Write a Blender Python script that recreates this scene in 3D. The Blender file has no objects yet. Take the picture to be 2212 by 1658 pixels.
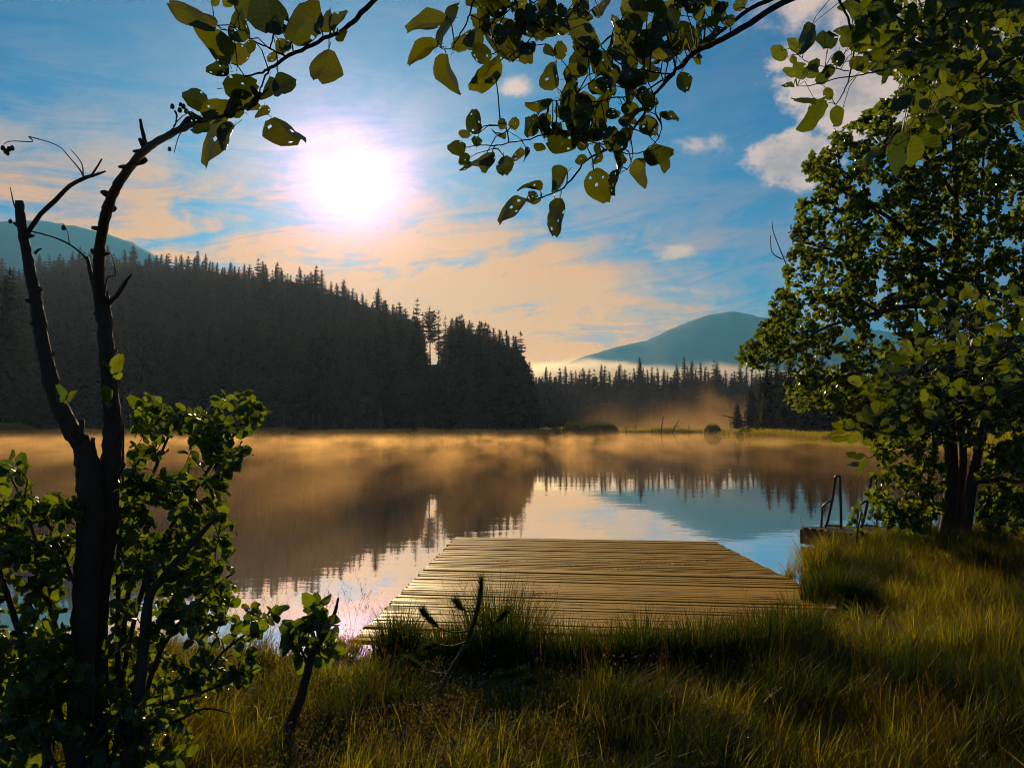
import bpy, bmesh, math, random
import numpy as np
from mathutils import Vector, Matrix, Euler, noise as mnoise

scene = bpy.context.scene
COL = scene.collection
R = math.radians

# ------------------------------------------------------------------ camera
FPX, CX, CY, HOR = 1736.0, 1106.0, 829.0, 917.0     # focal length etc. in a 2212 x 1658 frame
CAM = Vector((0.0, 0.0, 2.2))
PITCH = math.atan((HOR - CY) / FPX)
cam_data = bpy.data.cameras.new('camera')
cam_data.sensor_width = 36.0
cam_data.lens = FPX / 2212.0 * 36.0
cam_data.clip_start = 0.05
cam_data.clip_end = 20000.0
cam = bpy.data.objects.new('camera', cam_data)
cam.location = CAM
cam.rotation_euler = (math.pi / 2 + PITCH, 0, 0)
COL.objects.link(cam)
scene.camera = cam
_F = Vector((0, math.cos(PITCH), math.sin(PITCH)))
_U = Vector((0, -math.sin(PITCH), math.cos(PITCH)))


def ray(x, y):
    return _F + Vector(((x - CX) / FPX, 0, 0)) + _U * ((CY - y) / FPX)


def P(x, y, Y):
    """the point at forward distance Y that the photograph shows at (x, y)"""
    d = ray(x, y)
    return CAM + d * (Y / d.y)


def PZ(x, y, z):
    """the point at height z that the photograph shows at (x, y)"""
    d = ray(x, y)
    return CAM + d * ((z - CAM.z) / d.z)


def azel(x, y):
    d = ray(x, y).normalized()
    return math.atan2(d.x, d.y), math.asin(d.z)


# ------------------------------------------------------------------ render settings
scene.render.engine = 'CYCLES'
cy = scene.cycles
cy.use_denoising = True
cy.denoiser = 'OPENIMAGEDENOISE'
cy.denoising_prefilter = 'ACCURATE'
cy.use_adaptive_sampling = True
cy.adaptive_threshold = 0.035
cy.max_bounces = 4
cy.diffuse_bounces = 1
cy.glossy_bounces = 2
cy.transmission_bounces = 4
cy.transparent_max_bounces = 6
cy.volume_bounces = 0
cy.volume_step_rate = 1.0
cy.volume_max_steps = 64
cy.sample_clamp_indirect = 4.0
cy.sample_clamp_direct = 0.0
cy.caustics_reflective = False
cy.caustics_refractive = False
cy.use_light_tree = False
cy.pixel_filter_type = 'BLACKMAN_HARRIS'
cy.filter_width = 1.0
vs = scene.view_settings
vs.view_transform = 'Standard'
vs.look = 'None'
vs.gamma = 1.0
vs.use_curve_mapping = False
vs.exposure = 0.3

# ------------------------------------------------------------------ sun
SUND = ray(752, 392).normalized()
SUN_EL = math.asin(SUND.z)
SUN_AZ = math.atan2(SUND.x, SUND.y)          # from +Y towards +X
sun_data = bpy.data.lights.new('sun', 'SUN')
sun_data.energy = 5.0
sun_data.angle = R(0.6)
sun_data.color = (1.0, 0.74, 0.40)
sun = bpy.data.objects.new('sun', sun_data)
sun.rotation_euler = (-SUND).to_track_quat('-Z', 'Y').to_euler()
sun.location = (0, 0, 60)
COL.objects.link(sun)


# ------------------------------------------------------------------ node helper
class NT:
    def __init__(s, tree):
        s.t = tree
        s.t.nodes.clear()

    def n(s, typ, **kw):
        nd = s.t.nodes.new(typ)
        for k, v in kw.items():
            setattr(nd, k, v)
        return nd

    def set(s, sock, v):
        if v is None:
            return
        if hasattr(v, 'is_linked') or isinstance(v, bpy.types.NodeSocket):
            s.t.links.new(v, sock)
        else:
            if hasattr(sock, 'default_value') and sock.type == 'RGBA' and len(v) == 3:
                v = (*v, 1.0)
            sock.default_value = v

    def m(s, op, a, b=None, c=None, clamp=False):
        nd = s.n('ShaderNodeMath', operation=op, use_clamp=clamp)
        for i, v in enumerate((a, b, c)):
            s.set(nd.inputs[i], v)
        return nd.outputs[0]

    def v(s, op, a, b=None, scale=None):
        nd = s.n('ShaderNodeVectorMath', operation=op)
        s.set(nd.inputs[0], a)
        s.set(nd.inputs[1], b)
        if scale is not None:
            s.set(nd.inputs['Scale'], scale)
        return nd.outputs['Value'] if op in ('DOT_PRODUCT', 'LENGTH', 'DISTANCE') else nd.outputs[0]

    def xyz(s, v):
        nd = s.n('ShaderNodeSeparateXYZ')
        s.set(nd.inputs[0], v)
        return nd.outputs

    def comb(s, x, y, z):
        nd = s.n('ShaderNodeCombineXYZ')
        for i, q in enumerate((x, y, z)):
            s.set(nd.inputs[i], q)
        return nd.outputs[0]

    def noise(s, vec, scale=5, detail=4, rough=0.5, dist=0.0, dim='3D'):
        nd = s.n('ShaderNodeTexNoise', noise_dimensions=dim)
        s.set(nd.inputs['Vector'], vec)
        s.set(nd.inputs['Scale'], scale)
        s.set(nd.inputs['Detail'], detail)
        s.set(nd.inputs['Roughness'], rough)
        s.set(nd.inputs['Distortion'], dist)
        return nd.outputs['Fac']

    def smooth(s, x, lo, hi, a=0.0, b=1.0):
        nd = s.n('ShaderNodeMapRange', interpolation_type='SMOOTHSTEP')
        s.set(nd.inputs['Value'], x)
        s.set(nd.inputs['From Min'], lo)
        s.set(nd.inputs['From Max'], hi)
        s.set(nd.inputs['To Min'], a)
        s.set(nd.inputs['To Max'], b)
        return nd.outputs[0]

    def mix(s, fac, a, b, mode='MIX'):
        nd = s.n('ShaderNodeMix', data_type='RGBA', blend_type=mode)
        nd.clamp_factor = True
        s.set(nd.inputs[0], fac)
        s.set(nd.inputs[6], a)
        s.set(nd.inputs[7], b)
        return nd.outputs[2]

    def ramp(s, fac, stops):
        nd = s.n('ShaderNodeValToRGB')
        s.set(nd.inputs[0], fac)
        el = nd.color_ramp.elements
        while len(el) < len(stops):
            el.new(0.5)
        for e, (p, c) in zip(el, stops):
            e.position = p
            e.color = (*c, 1.0) if len(c) == 3 else c
        return nd.outputs[0]

    def link(s, a, b):
        s.t.links.new(a, b)


# ------------------------------------------------------------------ world
SKY_STRENGTH = 0.082
world = bpy.data.worlds.new('World')
scene.world = world
world.use_nodes = True
W = NT(world.node_tree)
tc = W.n('ShaderNodeTexCoord').outputs['Generated']
sky = W.n('ShaderNodeTexSky', sky_type='NISHITA', sun_disc=False)
sky.sun_elevation = SUN_EL
sky.sun_rotation = SUN_AZ
sky.altitude = 600
sky.air_density = 1.0
sky.dust_density = 0.6
sky.ozone_density = 3.0
dirn = W.v('NORMALIZE', tc)
dx, dy, dz = W.xyz(dirn)
az = W.m('ARCTAN2', dx, dy)
el = W.m('ARCSINE', dz)
cosS = W.m('MAXIMUM', W.v('DOT_PRODUCT', dirn, tuple(SUND)), 0.0)


def s_pow(n):
    return W.m('POWER', cosS, float(n))


def blob(x, y, rx, ry):
    """soft elliptical patch of cloud about one direction of the sky: 1 at its heart, 0 at its rim"""
    a0, e0 = azel(x, y)
    qa = W.m('DIVIDE', W.m('SUBTRACT', az, a0), rx / FPX)
    qe = W.m('DIVIDE', W.m('SUBTRACT', el, e0), ry / FPX)
    r2 = W.m('ADD', W.m('MULTIPLY', qa, qa), W.m('MULTIPLY', qe, qe))
    return W.m('SUBTRACT', 1.0, W.m('SQRT', r2))


def gauss(x, y, rx, ry):
    a0, e0 = azel(x, y)
    qa = W.m('DIVIDE', W.m('SUBTRACT', az, a0), rx / FPX)
    qe = W.m('DIVIDE', W.m('SUBTRACT', el, e0), ry / FPX)
    r2 = W.m('ADD', W.m('MULTIPLY', qa, qa), W.m('MULTIPLY', qe, qe))
    return W.m('EXPONENT', W.m('MULTIPLY', r2, -1.0))


# blue sky: the sky texture with its blue deepened
base = W.mix(1.0, sky.outputs[0], (0.0, 0.36, 0.64), 'MULTIPLY')
# streaky high cloud, lit through from behind
cv = W.comb(W.m('MULTIPLY', az, 5.0), W.m('MULTIPLY', el, 19.0), 0.0)
tilt = W.comb(W.m('ADD', W.m('MULTIPLY', az, 5.0), W.m('MULTIPLY', el, 3.0)),
              W.m('SUBTRACT', W.m('MULTIPLY', el, 27.0), W.m('MULTIPLY', az, 3.0)), 3.7)
n1 = W.noise(tilt, 1.0, 6, 0.66, 1.0)
n2 = W.noise(W.v('ADD', W.v('SCALE', dirn, scale=9.0), (3.1, 1.7, 0.4)), 1.0, 5, 0.64, 0.4)
streak = W.smooth(W.m('ADD', W.m('MULTIPLY', n1, 0.62), W.m('MULTIPLY', n2, 0.38)), 0.37, 0.61)
cover = W.m('ADD', W.m('MULTIPLY', gauss(880, 610, 540, 185), 1.35), W.m('MULTIPLY', gauss(120, 430, 400, 150), 1.0))
cover = W.m('ADD', cover, W.m('MULTIPLY', gauss(720, 480, 260, 130), 0.5))
cover = W.m('ADD', cover, W.m('MULTIPLY', gauss(1300, 690, 330, 50), 0.5))
cover = W.m('ADD', cover, 0.10)
veil = W.m('ADD', W.m('MULTIPLY', gauss(840, 700, 470, 125), 0.92), W.m('MULTIPLY', gauss(1180, 790, 230, 70), 0.7))
veil = W.m('MULTIPLY', veil, W.m('ADD', 0.62, W.m('MULTIPLY', streak, 0.48)))
cirrus = W.m('ADD', W.m('MULTIPLY', W.m('MULTIPLY', streak, cover), 0.95), veil, clamp=True)
peach = W.ramp(W.m('MULTIPLY', W.m('ADD', el, 0.0), 3.2),
               [(0.0, (17.0, 6.4, 0.0)), (0.28, (16.0, 6.0, 0.0)), (0.6, (13.0, 4.8, 0.1)), (0.85, (8.6, 4.0, 1.6)), (1.0, (7.0, 4.6, 3.2))])
skyc = W.mix(W.m('MULTIPLY', cirrus, 0.94), base, peach)
# billowed cloud to the right, and the small one above the mountain
n3 = W.noise(W.v('ADD', W.v('SCALE', W.comb(W.m('MULTIPLY', az, 1.0), W.m('MULTIPLY', el, 1.5), 0.3), scale=16.0), (7.3, 2.2, 5.0)), 1.0, 6, 0.60, 0.3)
n4 = W.noise(W.v('ADD', W.v('SCALE', dirn, scale=60.0), (1.3, 9.2, 5.0)), 1.0, 3, 0.62, 0.2)


def puff(x, y, rx, ry, k, lo, hi):
    q = W.m('ADD', blob(x, y, rx, ry), W.m('MULTIPLY', W.m('SUBTRACT', n3, 0.5), k))
    q = W.m('ADD', q, W.m('MULTIPLY', W.m('SUBTRACT', n4, 0.5), k * 0.4))
    return W.smooth(q, lo, hi)


pf = puff(1925, 150, 235, 150, 1.3, 0.0, 0.32)
for a in ((1715, 345, 100, 66, 1.3, 0.0, 0.32), (1990, -40, 330, 130, 1.3, 0.0, 0.6), (1330, 683, 44, 18, 1.5, 0.1, 0.55),
          (1455, 545, 75, 24, 1.3, 0.15, 0.7), (1115, 190, 85, 34, 1.4, 0.30, 1.0), (1500, 320, 110, 60, 1.6, 0.45, 1.2)):
    pf = W.m('MAXIMUM', pf, puff(*a))
pcol = W.ramp(W.m('MULTIPLY', n3, 1.0), [(0.36, (5.0, 3.7, 3.4)), (0.54, (9.0, 6.2, 4.9))])
pcol = W.mix(W.smooth(el, 0.30, 0.08), pcol, (10.5, 5.2, 1.6))
skyc = W.mix(W.m('MULTIPLY', pf, 0.88), skyc, pcol)
# an old vapour trail, spread by the wind
a0_, e0_ = azel(1410, 620)
ca = W.m('SUBTRACT', az, a0_)
ce = W.m('ADD', W.m('SUBTRACT', el, e0_), W.m('MULTIPLY', ca, 0.115))
trail = W.m('MULTIPLY', W.smooth(W.m('ABSOLUTE', ce), 0.0052, 0.0), W.smooth(W.m('ABSOLUTE', ca), 0.105, 0.05))
trail = W.m('MULTIPLY', trail, W.smooth(n4, 0.3, 0.65))
skyc = W.mix(W.m('MULTIPLY', trail, 0.55), skyc, (11.0, 6.0, 2.6))
# the bright sun behind thin cloud: its disc and aureole
thin = W.m('ADD', 0.35, W.m('ADD', W.m('MULTIPLY', n2, 0.7), W.m('MULTIPLY', streak, 0.45)))
glow = W.v('SCALE', (20.0, 7.5, 16.0), scale=W.m('MULTIPLY', s_pow(560), thin))
glow2 = W.v('SCALE', (5.6, 3.2, 3.0), scale=W.m('MULTIPLY', s_pow(130), thin))
glow3 = W.v('SCALE', (2.0, 1.25, 0.45), scale=s_pow(38))
tot = W.v('ADD', W.v('ADD', skyc, glow), W.v('ADD', glow2, glow3))
bg = W.n('ShaderNodeBackground')
W.link(tot, bg.inputs['Color'])
bg.inputs['Strength'].default_value = SKY_STRENGTH
wo = W.n('ShaderNodeOutputWorld')
W.link(bg.outputs[0], wo.inputs['Surface'])
world.cycles.sampling_method = 'MANUAL'
world.cycles.sample_map_resolution = 1024


# ------------------------------------------------------------------ material helpers
def mat(name):
    m = bpy.data.materials.new(name)
    m.use_nodes = True
    return m, NT(m.node_tree)


def out_surface(T, shader):
    o = T.n('ShaderNodeOutputMaterial')
    T.link(shader, o.inputs['Surface'])
    return o


def principled(T, color, rough=0.6, spec=0.5, bump=None, bstr=0.3, bdist=0.01, **kw):
    b = T.n('ShaderNodeBsdfPrincipled')
    T.set(b.inputs['Base Color'], color)
    T.set(b.inputs['Roughness'], rough)
    T.set(b.inputs['Specular IOR Level'], spec)
    for k, v in kw.items():
        T.set(b.inputs[k.replace('_', ' ')], v)
    if bump is not None:
        bn = T.n('ShaderNodeBump')
        bn.inputs['Strength'].default_value = bstr
        bn.inputs['Distance'].default_value = bdist
        T.link(bump, bn.inputs['Height'])
        T.link(bn.outputs[0], b.inputs['Normal'])
    return b.outputs[0]


def obj_coord(T):
    return T.n('ShaderNodeTexCoord').outputs['Object']


def rnd(T):
    return T.n('ShaderNodeObjectInfo').outputs['Random']


def wpos(T):
    return T.n('ShaderNodeNewGeometry').outputs['Position']


def leaf_material(name, dark, light, transl=0.5, veins=True, rough=0.32, tr_boost=1.4, spec=0.5):
    """thin leaf: diffuse, light coming through, a wet gloss; veins follow the leaf's own UV"""
    m, T = mat(name)
    at = T.n('ShaderNodeAttribute', attribute_name='tone').outputs['Fac']
    r = T.m('FRACT', T.m('ADD', rnd(T), at))
    c = T.mix(r, dark, light)
    if veins:
        uv = T.n('ShaderNodeUVMap').outputs[0]
        ux, uy, _ = T.xyz(uv)
        ax = T.m('ABSOLUTE', ux)
        w = T.m('SINE', T.m('MULTIPLY', T.m('SUBTRACT', uy, T.m('MULTIPLY', ax, 0.9)), 46.0))
        vein = T.smooth(w, 0.82, 1.0)
        mid = T.smooth(ax, 0.03, 0.008)
        vein = T.m('MAXIMUM', vein, mid)
        c = T.mix(T.m('MULTIPLY', vein, 0.35), c, tuple(min(1, q * 0.45) for q in light))
        bn = T.n('ShaderNodeBump')
        bn.inputs['Strength'].default_value = 0.25
        bn.inputs['Distance'].default_value = 0.002
        T.link(T.m('ADD', T.m('MULTIPLY', w, 0.5), vein), bn.inputs['Height'])
    d = T.n('ShaderNodeBsdfDiffuse')
    T.link(c, d.inputs[0])
    t = T.n('ShaderNodeBsdfTranslucent')
    tcol = T.mix(1.0, c, (tr_boost * 1.05, tr_boost, tr_boost * 0.25), 'MULTIPLY')
    T.link(tcol, t.inputs[0])
    mx = T.n('ShaderNodeMixShader')
    mx.inputs[0].default_value = transl
    T.link(d.outputs[0], mx.inputs[1])
    T.link(t.outputs[0], mx.inputs[2])
    g = T.n('ShaderNodeBsdfGlossy')
    g.inputs['Roughness'].default_value = rough
    g.inputs['Color'].default_value = (0.9, 0.9, 0.9, 1)
    fr = T.n('ShaderNodeLayerWeight')
    fr.inputs[0].default_value = 0.5
    fz = T.m('ADD', 0.035, T.m('MULTIPLY', T.m('POWER', fr.outputs['Facing'], 4.0), 0.22))
    mx2 = T.n('ShaderNodeMixShader')
    T.link(T.m('MULTIPLY', fz, spec), mx2.inputs[0])
    T.link(mx.outputs[0], mx2.inputs[1])
    T.link(g.outputs[0], mx2.inputs[2])
    if veins:
        T.link(bn.outputs[0], g.inputs['Normal'])
        T.link(bn.outputs[0], d.inputs['Normal'])
    out_surface(T, mx2.outputs[0])
    return m


def bark_material(name, c1, c2, scale=30.0):
    m, T = mat(name)
    p = wpos(T)
    q = T.v('MULTIPLY', p, (1.0, 1.0, 0.35))
    n = T.noise(q, scale, 6, 0.65, 0.4)
    n2_ = T.noise(p, scale * 0.2, 3, 0.5)
    c = T.mix(T.m('ADD', T.m('MULTIPLY', n, 0.7), T.m('MULTIPLY', n2_, 0.3)), c1, c2)
    out_surface(T, principled(T, c, 0.75, 0.3, bump=n, bstr=0.8, bdist=0.02))
    return m


# ------------------------------------------------------------------ object helpers
def tag(o, label=None, cat=None, group=None, kind=None):
    if label:
        o['label'] = label
    if cat:
        o['category'] = cat
    if group:
        o['group'] = group
    if kind:
        o['kind'] = kind
    return o


def empty(name, loc, label=None, cat=None, group=None):
    o = bpy.data.objects.new(name, None)
    o.location = loc
    o.empty_display_size = 0.2
    COL.objects.link(o)
    return tag(o, label, cat, group)


def link_mesh(name, me, parent=None, world_space=True):
    o = bpy.data.objects.new(name, me)
    COL.objects.link(o)
    if parent is not None:
        o.parent = parent
        if world_space:
            loc = Vector(parent.location)
            q = parent.parent
            while q is not None:      # parents are unrotated and unscaled; a part's own mesh is in world space
                loc += Vector(q.location) if q.type == 'EMPTY' else Vector((0, 0, 0))
                q = q.parent
            root = parent
            while root.parent is not None:
                root = root.parent
            if parent.type == 'EMPTY' or parent is root:
                o.matrix_parent_inverse = Matrix.Translation(-Vector(root.location))
    return o


def mesh_from(name, verts, faces, mats=None, uvs=None, tone=None, smooth=False, mat_idx=None):
    me = bpy.data.meshes.new(name)
    if isinstance(verts, np.ndarray):
        verts = verts.tolist()
    if isinstance(faces, np.ndarray):
        faces = faces.tolist()
    me.from_pydata(verts, [], faces)
    if mats:
        for q in (mats if isinstance(mats, (list, tuple)) else [mats]):
            me.materials.append(q)
    if mat_idx is not None:
        me.polygons.foreach_set('material_index', np.asarray(mat_idx, dtype=np.int32))
    if uvs is not None:
        uvl = me.uv_layers.new(name='UVMap')
        li = np.empty(len(me.loops), dtype=np.int32)
        me.loops.foreach_get('vertex_index', li)
        uvl.data.foreach_set('uv', np.asarray(uvs, dtype=np.float32)[li].ravel())
    if tone is not None:
        at = me.attributes.new('tone', 'FLOAT', 'POINT')
        at.data.foreach_set('value', np.asarray(tone, dtype=np.float32))
    if smooth:
        me.polygons.foreach_set('use_smooth', np.ones(len(me.polygons), dtype=bool))
    me.update()
    return me


class Tubes:
    """collects tapered, knobbly tubes into one mesh"""
    def __init__(s):
        s.v, s.f = [], []

    def add(s, pts, radii, sides=7, rough=0.0, seed=0, cap=True):
        rng = random.Random(seed)
        pts = [Vector(p) for p in pts]
        n = len(pts)
        start = len(s.v)
        up = Vector((0.13, 0.21, 1)).normalized()
        for i, p in enumerate(pts):
            t = (pts[min(i + 1, n - 1)] - pts[max(i - 1, 0)])
            if t.length < 1e-9:
                t = Vector((0, 0, 1))
            t.normalize()
            a = t.cross(up)
            if a.length < 0.05:
                a = t.cross(Vector((1, 0, 0)))
            a.normalize()
            b = a.cross(t)
            for k in range(sides):
                ang = 2 * math.pi * k / sides
                rr = radii[i] * (1 + rough * (rng.random() - 0.5) * 2)
                s.v.append(p + a * (math.cos(ang) * rr) + b * (math.sin(ang) * rr))
        for i in range(n - 1):
            for k in range(sides):
                k2 = (k + 1) % sides
                s.f.append((start + i * sides + k, start + i * sides + k2, start + (i + 1) * sides + k2, start + (i + 1) * sides + k))
        if cap:
            s.f.append(tuple(start + (n - 1) * sides + k for k in range(sides)))
            s.f.append(tuple(start + k for k in reversed(range(sides))))

    def build(s, name, m, parent=None, smooth=True):
        me = mesh_from(name, [tuple(q) for q in s.v], s.f, m, smooth=smooth)
        return link_mesh(name, me, parent)


def smooth_path(pts, sub=4):
    """Catmull-Rom through points given as tuples of any length"""
    pts = [np.array(p, dtype=float) for p in pts]
    if len(pts) < 3:
        a, b = pts[0], pts[-1]
        return [a + (b - a) * i / sub for i in range(sub + 1)]
    ext = [2 * pts[0] - pts[1]] + pts + [2 * pts[-1] - pts[-2]]
    res = []
    for i in range(1, len(ext) - 2):
        p0, p1, p2, p3 = ext[i - 1], ext[i], ext[i + 1], ext[i + 2]
        for j in range(sub):
            t = j / sub
            res.append(0.5 * (2 * p1 + (p2 - p0) * t + (2 * p0 - 5 * p1 + 4 * p2 - p3) * t * t + (3 * p1 - p0 - 3 * p2 + p3) * t ** 3))
    res.append(pts[-1])
    return res


def limb(tubes, pix, sub=4, sides=7, rough=0.10, seed=1, wob=0.0):
    """pix: (x, y, width in pixels, forward distance). Returns the centre line in world space."""
    path = smooth_path(pix, sub)
    rng = random.Random(seed)
    pts, rad = [], []
    for q in path:
        p = P(q[0], q[1], q[3])
        if wob:
            p += Vector((rng.gauss(0, wob), rng.gauss(0, wob), rng.gauss(0, wob)))
        pts.append(p)
        rad.append(max(0.0007, 0.5 * q[2] * q[3] / FPX))
    tubes.add(pts, rad, sides, rough, seed)
    return pts


def box_verts(x0, x1, y0, y1, z0, z1):
    return [(x0, y0, z0), (x1, y0, z0), (x1, y1, z0), (x0, y1, z0), (x0, y0, z1), (x1, y0, z1), (x1, y1, z1), (x0, y1, z1)]


BOXF = [(0, 3, 2, 1), (4, 5, 6, 7), (0, 1, 5, 4), (1, 2, 6, 5), (2, 3, 7, 6), (3, 0, 4, 7)]


def scatter(name, pts, rots, scls, idxs, protos, kind='stuff'):
    """one object that scatters prototype meshes over points (only for what nobody could count)"""
    pc = bpy.data.collections.new(name + '_clumps')
    for i, me in enumerate(protos):
        o = bpy.data.objects.new('%s_clump_%02d' % (name, i), me)
        pc.objects.link(o)
    me = bpy.data.meshes.new(name)
    me.from_pydata([tuple(p) for p in pts], [], [])
    n = len(pts)
    a = me.attributes.new('rot', 'FLOAT_VECTOR', 'POINT')
    a.data.foreach_set('vector', np.asarray(rots, dtype=np.float32).ravel())
    a = me.attributes.new('scl', 'FLOAT_VECTOR', 'POINT')
    a.data.foreach_set('vector', np.asarray(scls, dtype=np.float32).ravel())
    a = me.attributes.new('pick', 'INT', 'POINT')
    a.data.foreach_set('value', np.asarray(idxs, dtype=np.int32))
    ng = bpy.data.node_groups.new(name + '_nodes', 'GeometryNodeTree')
    ng.interface.new_socket('Geometry', in_out='INPUT', socket_type='NodeSocketGeometry')
    ng.interface.new_socket('Geometry', in_out='OUTPUT', socket_type='NodeSocketGeometry')
    nd = ng.nodes
    gi, go = nd.new('NodeGroupInput'), nd.new('NodeGroupOutput')
    ci = nd.new('GeometryNodeCollectionInfo')
    ci.inputs['Collection'].default_value = pc
    ci.inputs['Separate Children'].default_value = True
    ci.inputs['Reset Children'].default_value = True
    ip = nd.new('GeometryNodeInstanceOnPoints')
    ip.inputs['Pick Instance'].default_value = True

    def attr(nm, dt):
        q = nd.new('GeometryNodeInputNamedAttribute')
        q.data_type = dt
        q.inputs['Name'].default_value = nm
        return q.outputs['Attribute']
    e2r = nd.new('FunctionNodeEulerToRotation')
    L = ng.links.new
    L(attr('rot', 'FLOAT_VECTOR'), e2r.inputs[0])
    L(e2r.outputs[0], ip.inputs['Rotation'])
    L(attr('scl', 'FLOAT_VECTOR'), ip.inputs['Scale'])
    L(attr('pick', 'INT'), ip.inputs['Instance Index'])
    L(gi.outputs[0], ip.inputs['Points'])
    L(ci.outputs[0], ip.inputs['Instance'])
    L(ip.outputs[0], go.inputs[0])
    o = bpy.data.objects.new(name, me)
    COL.objects.link(o)
    md = o.modifiers.new('scatter', 'NODES')
    md.node_group = ng
    return tag(o, kind=kind)


def fbm(x, y, s, seed=0.0, oct_=4):
    return mnoise.fractal(Vector((x * s + seed, y * s - seed * 0.7, seed * 1.3)), 1.0, 2.0, oct_)


def sstep(x, a, b):
    t = min(1.0, max(0.0, (x - a) / (b - a)))
    return t * t * (3 - 2 * t)


def interp(x, xs, ys):
    return float(np.interp(x, xs, ys))
# ================================================================== the large structure
def u_of(x):
    return (x - CX) / FPX


# near shoreline: at world X the bank reaches forward to this Y
NS_X = [-60, -25, -8, -3, -1.2, 0.0, 2.4, 3.0, 3.4, 4.4, 5.2, 6.5, 9, 14, 25, 60]
NS_Y = [28, 12, 6.4, 5.9, 5.8, 5.7, 5.8, 7.8, 9.6, 10.8, 11.2, 11.5, 12.0, 13.5, 18, 40]
# far shoreline: in direction u = X / Y the land begins at this forward distance
FS_U = [-4, -1.5, u_of(-60), u_of(0), u_of(60), u_of(120), u_of(500), u_of(700), u_of(900), u_of(1120), u_of(1150), u_of(1200), u_of(1390), u_of(1520), u_of(1535), u_of(1640), u_of(1860), u_of(2212), 1.0, 2.5]
FS_Y = [25, 90, 150, 158, 160, 176, 182, 184, 184, 182, 190, 222, 240, 238, 190, 138, 114, 82, 50, 25]
# left hill: height of its ridge by direction, and the ridge's distance
HILL_PX = [-500, -200, 0, 120, 300, 420, 500, 600, 700, 800, 870, 950, 1040, 1120, 1160, 1250]
HILL_TOP = [580, 570, 590, 556, 548, 556, 572, 578, 600, 640, 662, 676, 700, 735, 800, 860]
HILL_D = [580, 575, 565, 550, 535, 520, 510, 495, 470, 435, 405, 365, 312, 262, 245, 240]
HILL_U = [u_of(x) for x in HILL_PX]
TREE_H = 31.0
HILL_Z = [max(0.5, CAM.z + (HOR - y) / FPX * d - TREE_H) for y, d in zip(HILL_TOP, HILL_D)]


def height(x, y):
    u = x / max(y, 0.6)
    ns = interp(x, NS_X, NS_Y) + 0.25 * fbm(x, 0, 0.9, 3.0)
    near = -1.3 + 1.95 * sstep(ns - y, -1.6, 0.35)
    if y < ns + 2:
        near += 0.10 * fbm(x, y, 0.45, 1.0) + 0.03 * fbm(x, y, 2.2, 5.0)
    z = near
    if y > 14:
        df = interp(u, FS_U, FS_Y)
        df += 5.0 * fbm(u * 40, 0, 1.0, 9.0, 3)
        far = -1.3 + 1.62 * sstep(y - df, -6.0, 4.0)
        if y > df:
            far += 0.12 * fbm(x, y, 0.12, 2.0)
            hz = interp(u, HILL_U, HILL_Z)
            hd = interp(u, HILL_U, HILL_D)
            if u < u_of(1250):
                far += hz * sstep(y, df + 22, hd)
            far += 2.0 * sstep(y, 260, 420) if u > u_of(1150) else 0.0
        z = max(z, far) if y < 60 else far
    return z


def build_ground():
    ys = [-40, -20, -8, -3, 0, 1]
    y = 1.25
    while y < 14:
        ys.append(y)
        y += 0.22
    while y < 120:
        ys.append(y)
        y *= 1.07
    while y < 600:
        ys.append(y)
        y += 6.0
    while y < 5200:
        ys.append(y)
        y *= 1.25
    ys.append(5200)
    ss = sorted(set([round(math.copysign(abs(t) ** 1.7, t) * 3.2, 5) for t in np.linspace(-1, 1, 221)]))
    verts, faces = [], []
    for yy in ys:
        for s_ in ss:
            xx = max(-5600, min(5600, s_ * (max(yy, 0) * 0.62 + 5.5)))
            verts.append((xx, yy, height(xx, yy)))
    nx = len(ss)
    for j in range(len(ys) - 1):
        for i in range(nx - 1):
            faces.append((j * nx + i, j * nx + i + 1, (j + 1) * nx + i + 1, (j + 1) * nx + i))
    m, T = mat('soil')
    p = wpos(T)
    n = T.noise(p, 3.0, 6, 0.6)
    nb = T.noise(p, 0.15, 3, 0.5)
    c = T.mix(n, (0.016, 0.014, 0.007), (0.045, 0.042, 0.016))
    c = T.mix(T.smooth(nb, 0.4, 0.7), c, (0.055, 0.055, 0.018))
    out_surface(T, principled(T, c, 0.9, 0.2, bump=n, bstr=0.8, bdist=0.05))
    o = link_mesh('ground', mesh_from('ground', verts, faces, m, smooth=True))
    tag(o, kind='structure')


build_ground()


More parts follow.
